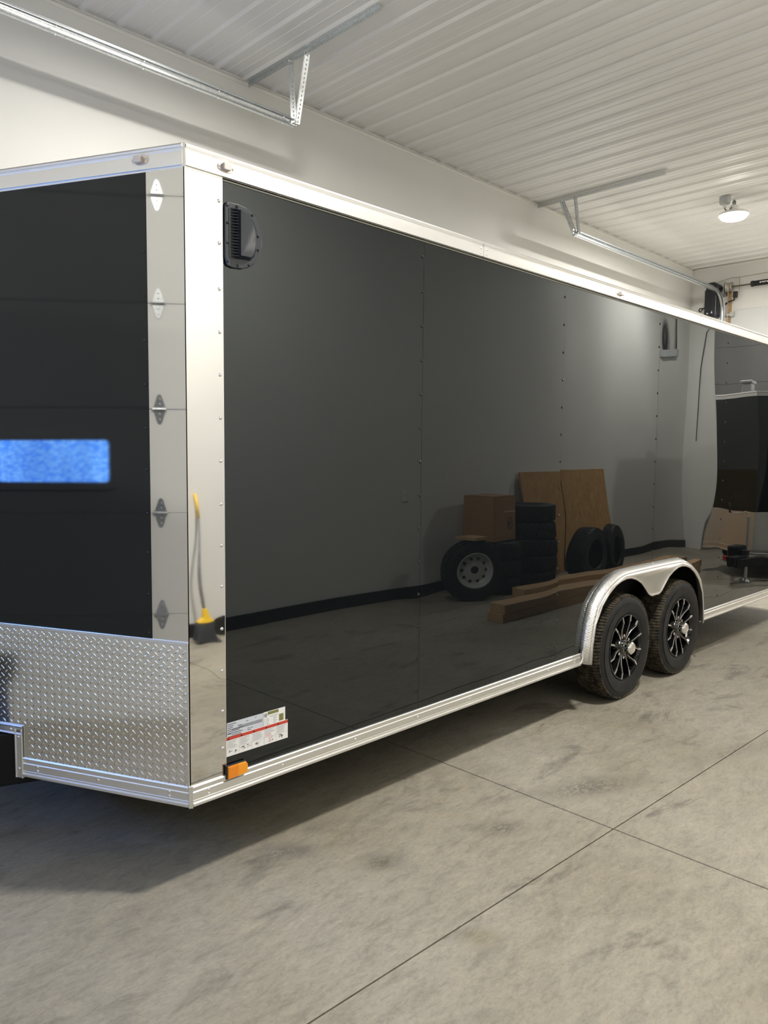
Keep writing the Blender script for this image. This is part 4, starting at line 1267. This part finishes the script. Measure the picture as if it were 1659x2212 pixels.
for (r0, r1) in ((0.075, 0.066), (0.058, 0.053)):
    P = [(math.cos(2 * PI * i / 28), math.sin(2 * PI * i / 28)) for i in range(28)]
    for i in range(28):
        c0_, s0_ = P[i]; c1_, s1_ = P[(i + 1) % 28]
        em.add([cb((0.15 + r0 * c0_, hy + 0.001, 0.20 + r0 * s0_)), cb((0.15 + r0 * c1_, hy + 0.001, 0.20 + r0 * s1_)), cb((0.15 + r1 * c1_, hy + 0.001, 0.20 + r1 * s1_)), cb((0.15 + r1 * c0_, hy + 0.001, 0.20 + r1 * s0_))], [(0, 1, 2, 3)])
for k in range(3):
    em.add([cb((0.10 + 0.02 * k, hy + 0.001, 0.175)), cb((0.115 + 0.02 * k, hy + 0.001, 0.175)), cb((0.145 + 0.02 * k, hy + 0.001, 0.225)), cb((0.13 + 0.02 * k, hy + 0.001, 0.225))], [(0, 1, 2, 3)])
em.build('printed_emblem', 'ink', cbx)
MB().add([cb((0.0, hy + 0.001, hz * 0.64)), cb((hx, hy + 0.001, hz * 0.64)), cb((hx, hy + 0.001, hz * 0.655)), cb((0.0, hy + 0.001, hz * 0.655))], [(0, 1, 2, 3)]).build('tape', 'sticker', cbx)
ob = MB().box((5.30, -3.28, 0.618), (5.52, -3.0, 0.65)).build('small_board', 'wood')
ob.location = (0, 0, 0)
tag(ob, 'short wooden board lying across the front tyres', 'board'); at_base(ob, (5.41, -3.14, 0.618))
ob.location = (5.15, -2.80, 2 * R2)

# plywood leaning on the wall
def plywood(xa, xb, h, y_foot, label, k):
    o = MB()
    dy = (y_foot - (Y0 + 0.03 + 0.02 * k)); L_ = math.hypot(h, dy)
    n_ = Vector((0, h, dy)).normalized() * 0.018
    a = Vector((xa, y_foot, 0.0)); b = Vector((xb, y_foot, 0.0)); up = Vector((0, -dy, h))
    o.prism([a, b, b + up, a + up], n_)
    q = o.build('plywood_sheet', 'plywood', None)
    tag(q, label, 'plywood', 'plywood sheets leaning on the wall'); at_base(q, ((xa + xb) / 2, y_foot, 0))
    q.location.z += 0.0
    return q
plywood(7.0, 7.86, 1.40, -3.16, 'narrow plywood sheet leaning on the wall beside the tall tyre stack', 0)
plywood(7.88, 9.14, 1.425, -3.14, 'wide plywood sheet leaning on the wall away from the tyre stack', 0)

# lumber on the floor
def beam(xa, xb, y, z, w_, h_, label):
    o = MB().box((xa, y - w_ / 2, z), (xb, y + w_ / 2, z + h_)).build('timber_beam', 'wood', None, bevel=0.004)
    tag(o, label, 'timber', 'timber lying on the floor'); at_base(o, ((xa + xb) / 2, y, z))
beam(4.50, 9.35, -1.98, 0.0, 0.19, 0.088, 'bottom timber of the front lumber pair on the floor')
beam(4.53, 9.38, -1.975, 0.088, 0.185, 0.088, 'top timber of the front lumber pair on the floor')
beam(5.75, 9.50, -2.26, 0.0, 0.14, 0.088, 'low timber lying between the lumber pair and the tyres')
beam(5.55, 9.60, -2.42, 0.0, 0.17, 0.15, 'thick timber at the back of the lumber nearest the tyres')

# ================================================================== SMALLER TRAILER (seen mirrored)
t2 = empty('cargo_trailer', (10.6, -1.19, 0), 'smaller black enclosed trailer with tongue jack behind the lumber, seen mirrored', 'trailer')
yA, yB = -1.95, -0.43
xF, xR = 9.55, 11.75
xT = xF - 0.36
hR = 0.34; hT = 2.50
cy2 = (yA + yB) / 2
MB().prism([(xF, yA, hR), (xT, cy2, hR), (xF, yB, hR), (xR, yB, hR), (xR, yA, hR)], (0, 0, hT - hR)).build('body', 'gloss', t2)
mb = MB()
for (p, q) in (((xF, yA), (xT, cy2)), ((xT, cy2), (xF, yB)), ((xF, yB), (xR, yB)), ((xR, yA), (xF, yA))):
    a = Vector((*p, 0)); b = Vector((*q, 0)); n_ = (b - a).cross(EZ).normalized()
    cc = Vector(((xF + xR) / 2, cy2, 0))
    if (cc - a).dot(n_) > 0: n_ = -n_
    mb.sweep([(-0.01, hT - 0.06), (0.012, hT - 0.06), (0.012, hT - 0.02), (0.020, hT - 0.012), (0.016, hT + 0.006), (-0.01, hT + 0.006)], [a, b], n_, EZ)
mb.build('top_trim', 'alu', t2)
mb = MB(); gd = MB()
for (p, q, guard) in (((xF, yA), (xT, cy2), 1), ((xT, cy2), (xF, yB), 1), ((xF, yB), (xR, yB), 0), ((xR, yA), (xF, yA), 0)):
    a = Vector((*p, 0)); b = Vector((*q, 0)); n_ = (b - a).cross(EZ).normalized()
    cc = Vector(((xF + xR) / 2, cy2, 0))
    if (cc - a).dot(n_) > 0: n_ = -n_
    mb.sweep([(0, hR - 0.01), (0.014, hR - 0.01), (0.014, hR + 0.01), (0.008, hR + 0.014), (0.008, hR + 0.05), (0.013, hR + 0.055), (0.013, hR + 0.072), (0, hR + 0.075)], [a, b], n_, EZ)
    if guard:
        gd.sweep([(0, hR + 0.07), (0.006, hR + 0.07), (0.006, hR + 0.56), (0, hR + 0.56)], [a, b], n_, EZ)
mb.build('bottom_rail', 'alu', t2)
gd.build('stone_guard', 'fender', t2)
for s in (1, -1):
    a = Vector((xF + 0.2, cy2 + s * 0.5, hR - 0.05)); b = Vector((xT - 0.75, cy2 + s * 0.04, hR - 0.05)); d_ = (b - a).normalized()
    MB().sweep([(-0.025, -0.05), (0.025, -0.05), (0.025, 0.05), (-0.025, 0.05)], [a, b], EZ.cross(d_), EZ).build('drawbar', 'blackpaint', t2, bevel=0.004)
jx = xT - 0.30
jk = MB().tube([(jx, cy2, 0.05), (jx, cy2, 0.30)], 0.024, 12).tube([(jx, cy2, 0.28), (jx, cy2, 0.86)], 0.031, 12).lathe([(0, 0), (0.09, 0), (0.09, 0.012), (0.03, 0.05), (0.0, 0.05)], (jx, cy2, 0.0), EZ, 20).build('jack_post', 'galv', t2, angle=40)
MB().tube([(jx, cy2, 0.86), (jx, cy2, 0.90), (jx - 0.01, cy2 - 0.05, 0.93), (jx - 0.02, cy2 - 0.09, 0.90), (jx - 0.03, cy2 - 0.17, 0.905)], 0.009, 8).build('jack_crank', 'chrome', t2, smooth=True)
MB().tube([(jx - 0.03, cy2 - 0.17, 0.90), (jx - 0.03, cy2 - 0.17, 1.03)], 0.016, 10).build('crank_handle', 'cable', t2, smooth=True)
MB().lathe([(0, 0.06), (0.05, 0.05), (0.055, 0), (0.05, -0.03)], (xT - 0.78, cy2, hR - 0.03), EZ, 16).box((xT - 0.82, cy2 - 0.05, hR - 0.08), (xT - 0.5, cy2 + 0.05, hR + 0.03)).build('coupler', 'blackpaint', t2, angle=40)
wc = [(jx - 0.2, cy2 - 0.10, hR + 0.03)]
ch = MB()
for k in range(5):
    a0 = k * 0.9
    ch.tube([(jx - 0.10 + 0.05 * math.cos(a0 + q * 0.7), cy2 + 0.02 + 0.05 * math.sin(a0 + q * 0.7), hR + 0.03 + 0.012 * k + 0.01 * math.sin(q)) for q in range(10)], 0.009, 6)
ch.build('coiled_wiring', 'cable', t2, smooth=True)
MB().prism([(jx - 0.18, cy2 - 0.16, hR - 0.06), (jx + 0.10, cy2 - 0.18, hR - 0.06), (jx + 0.10, cy2 - 0.05, hR - 0.06), (jx - 0.18, cy2 - 0.05, hR - 0.06)], (0, 0, 0.20)).build('tongue_box', 'blackpaint', t2, bevel=0.03)
rv = MB().box((xF + 0.25, cy2 - 0.55, hT), (xF + 0.48, cy2 - 0.32, hT + 0.17)).build('roof_vent', 'bucket', t2, bevel=0.02)
MB().box((xF + 0.23, cy2 - 0.57, hT + 0.17), (xF + 0.50, cy2 - 0.30, hT + 0.21)).build('vent_lid', 'bucket', rv, bevel=0.01)
MB().box((xF + 0.25, cy2 - 0.2, hT), (xR - 0.2, cy2 + 0.5, hT + 0.03)).build('roof_cap', 'bucket', t2, bevel=0.01)
car3, tread3 = tyre_mesh(0.33, 0.18, 0.19, blocks=40)
for (yy, fl) in ((yA - 0.01, 1), (yB + 0.01, -1)):
    mt_ = Matrix.Translation((10.95, yy, 0.33)) @ Matrix.Diagonal((1, fl, 1, 1))
    # wheels tucked beside the frame rails under flared fenders
    mt_ = Matrix.Translation((10.95, yy - fl * 0.20, 0.33)) @ Matrix.Diagonal((1, fl, 1, 1))
    ty = shift(car3, mt_).build('tyre', 'tyre', t2, angle=35)
    shift(tread3, mt_).build('tyre_tread', 'tyre', ty, angle=25)
    MB().lathe([(0.186, 0.012), (0.17, 0.03), (0.15, 0.05), (0.05, 0.03), (0.0, 0.028)], (10.95, yy - fl * 0.20, 0.33), EY * fl, 32).build('rim', 'rimsilver', t2, angle=35)
    P = [(10.95 + 0.42 * math.cos(PI * k / 12), 0.36 + 0.40 * math.sin(PI * k / 12)) for k in range(13)]
    MB().sweep([(-0.22, 0.0), (0.0, 0.0), (0.0, 0.006), (-0.22, 0.006)], [(x, yy, z) for x, z in reversed(P)], Vector((0, -fl * -1, 0)) * -1 * -1 if False else Vector((0, fl, 0)), EZ).build('fender', 'alu', t2)
MB().box((xT - 0.80, cy2 - 0.09, hR - 0.02), (xT - 0.74, cy2 - 0.05, hR + 0.03)).build('red_cap', 'redplastic', t2)
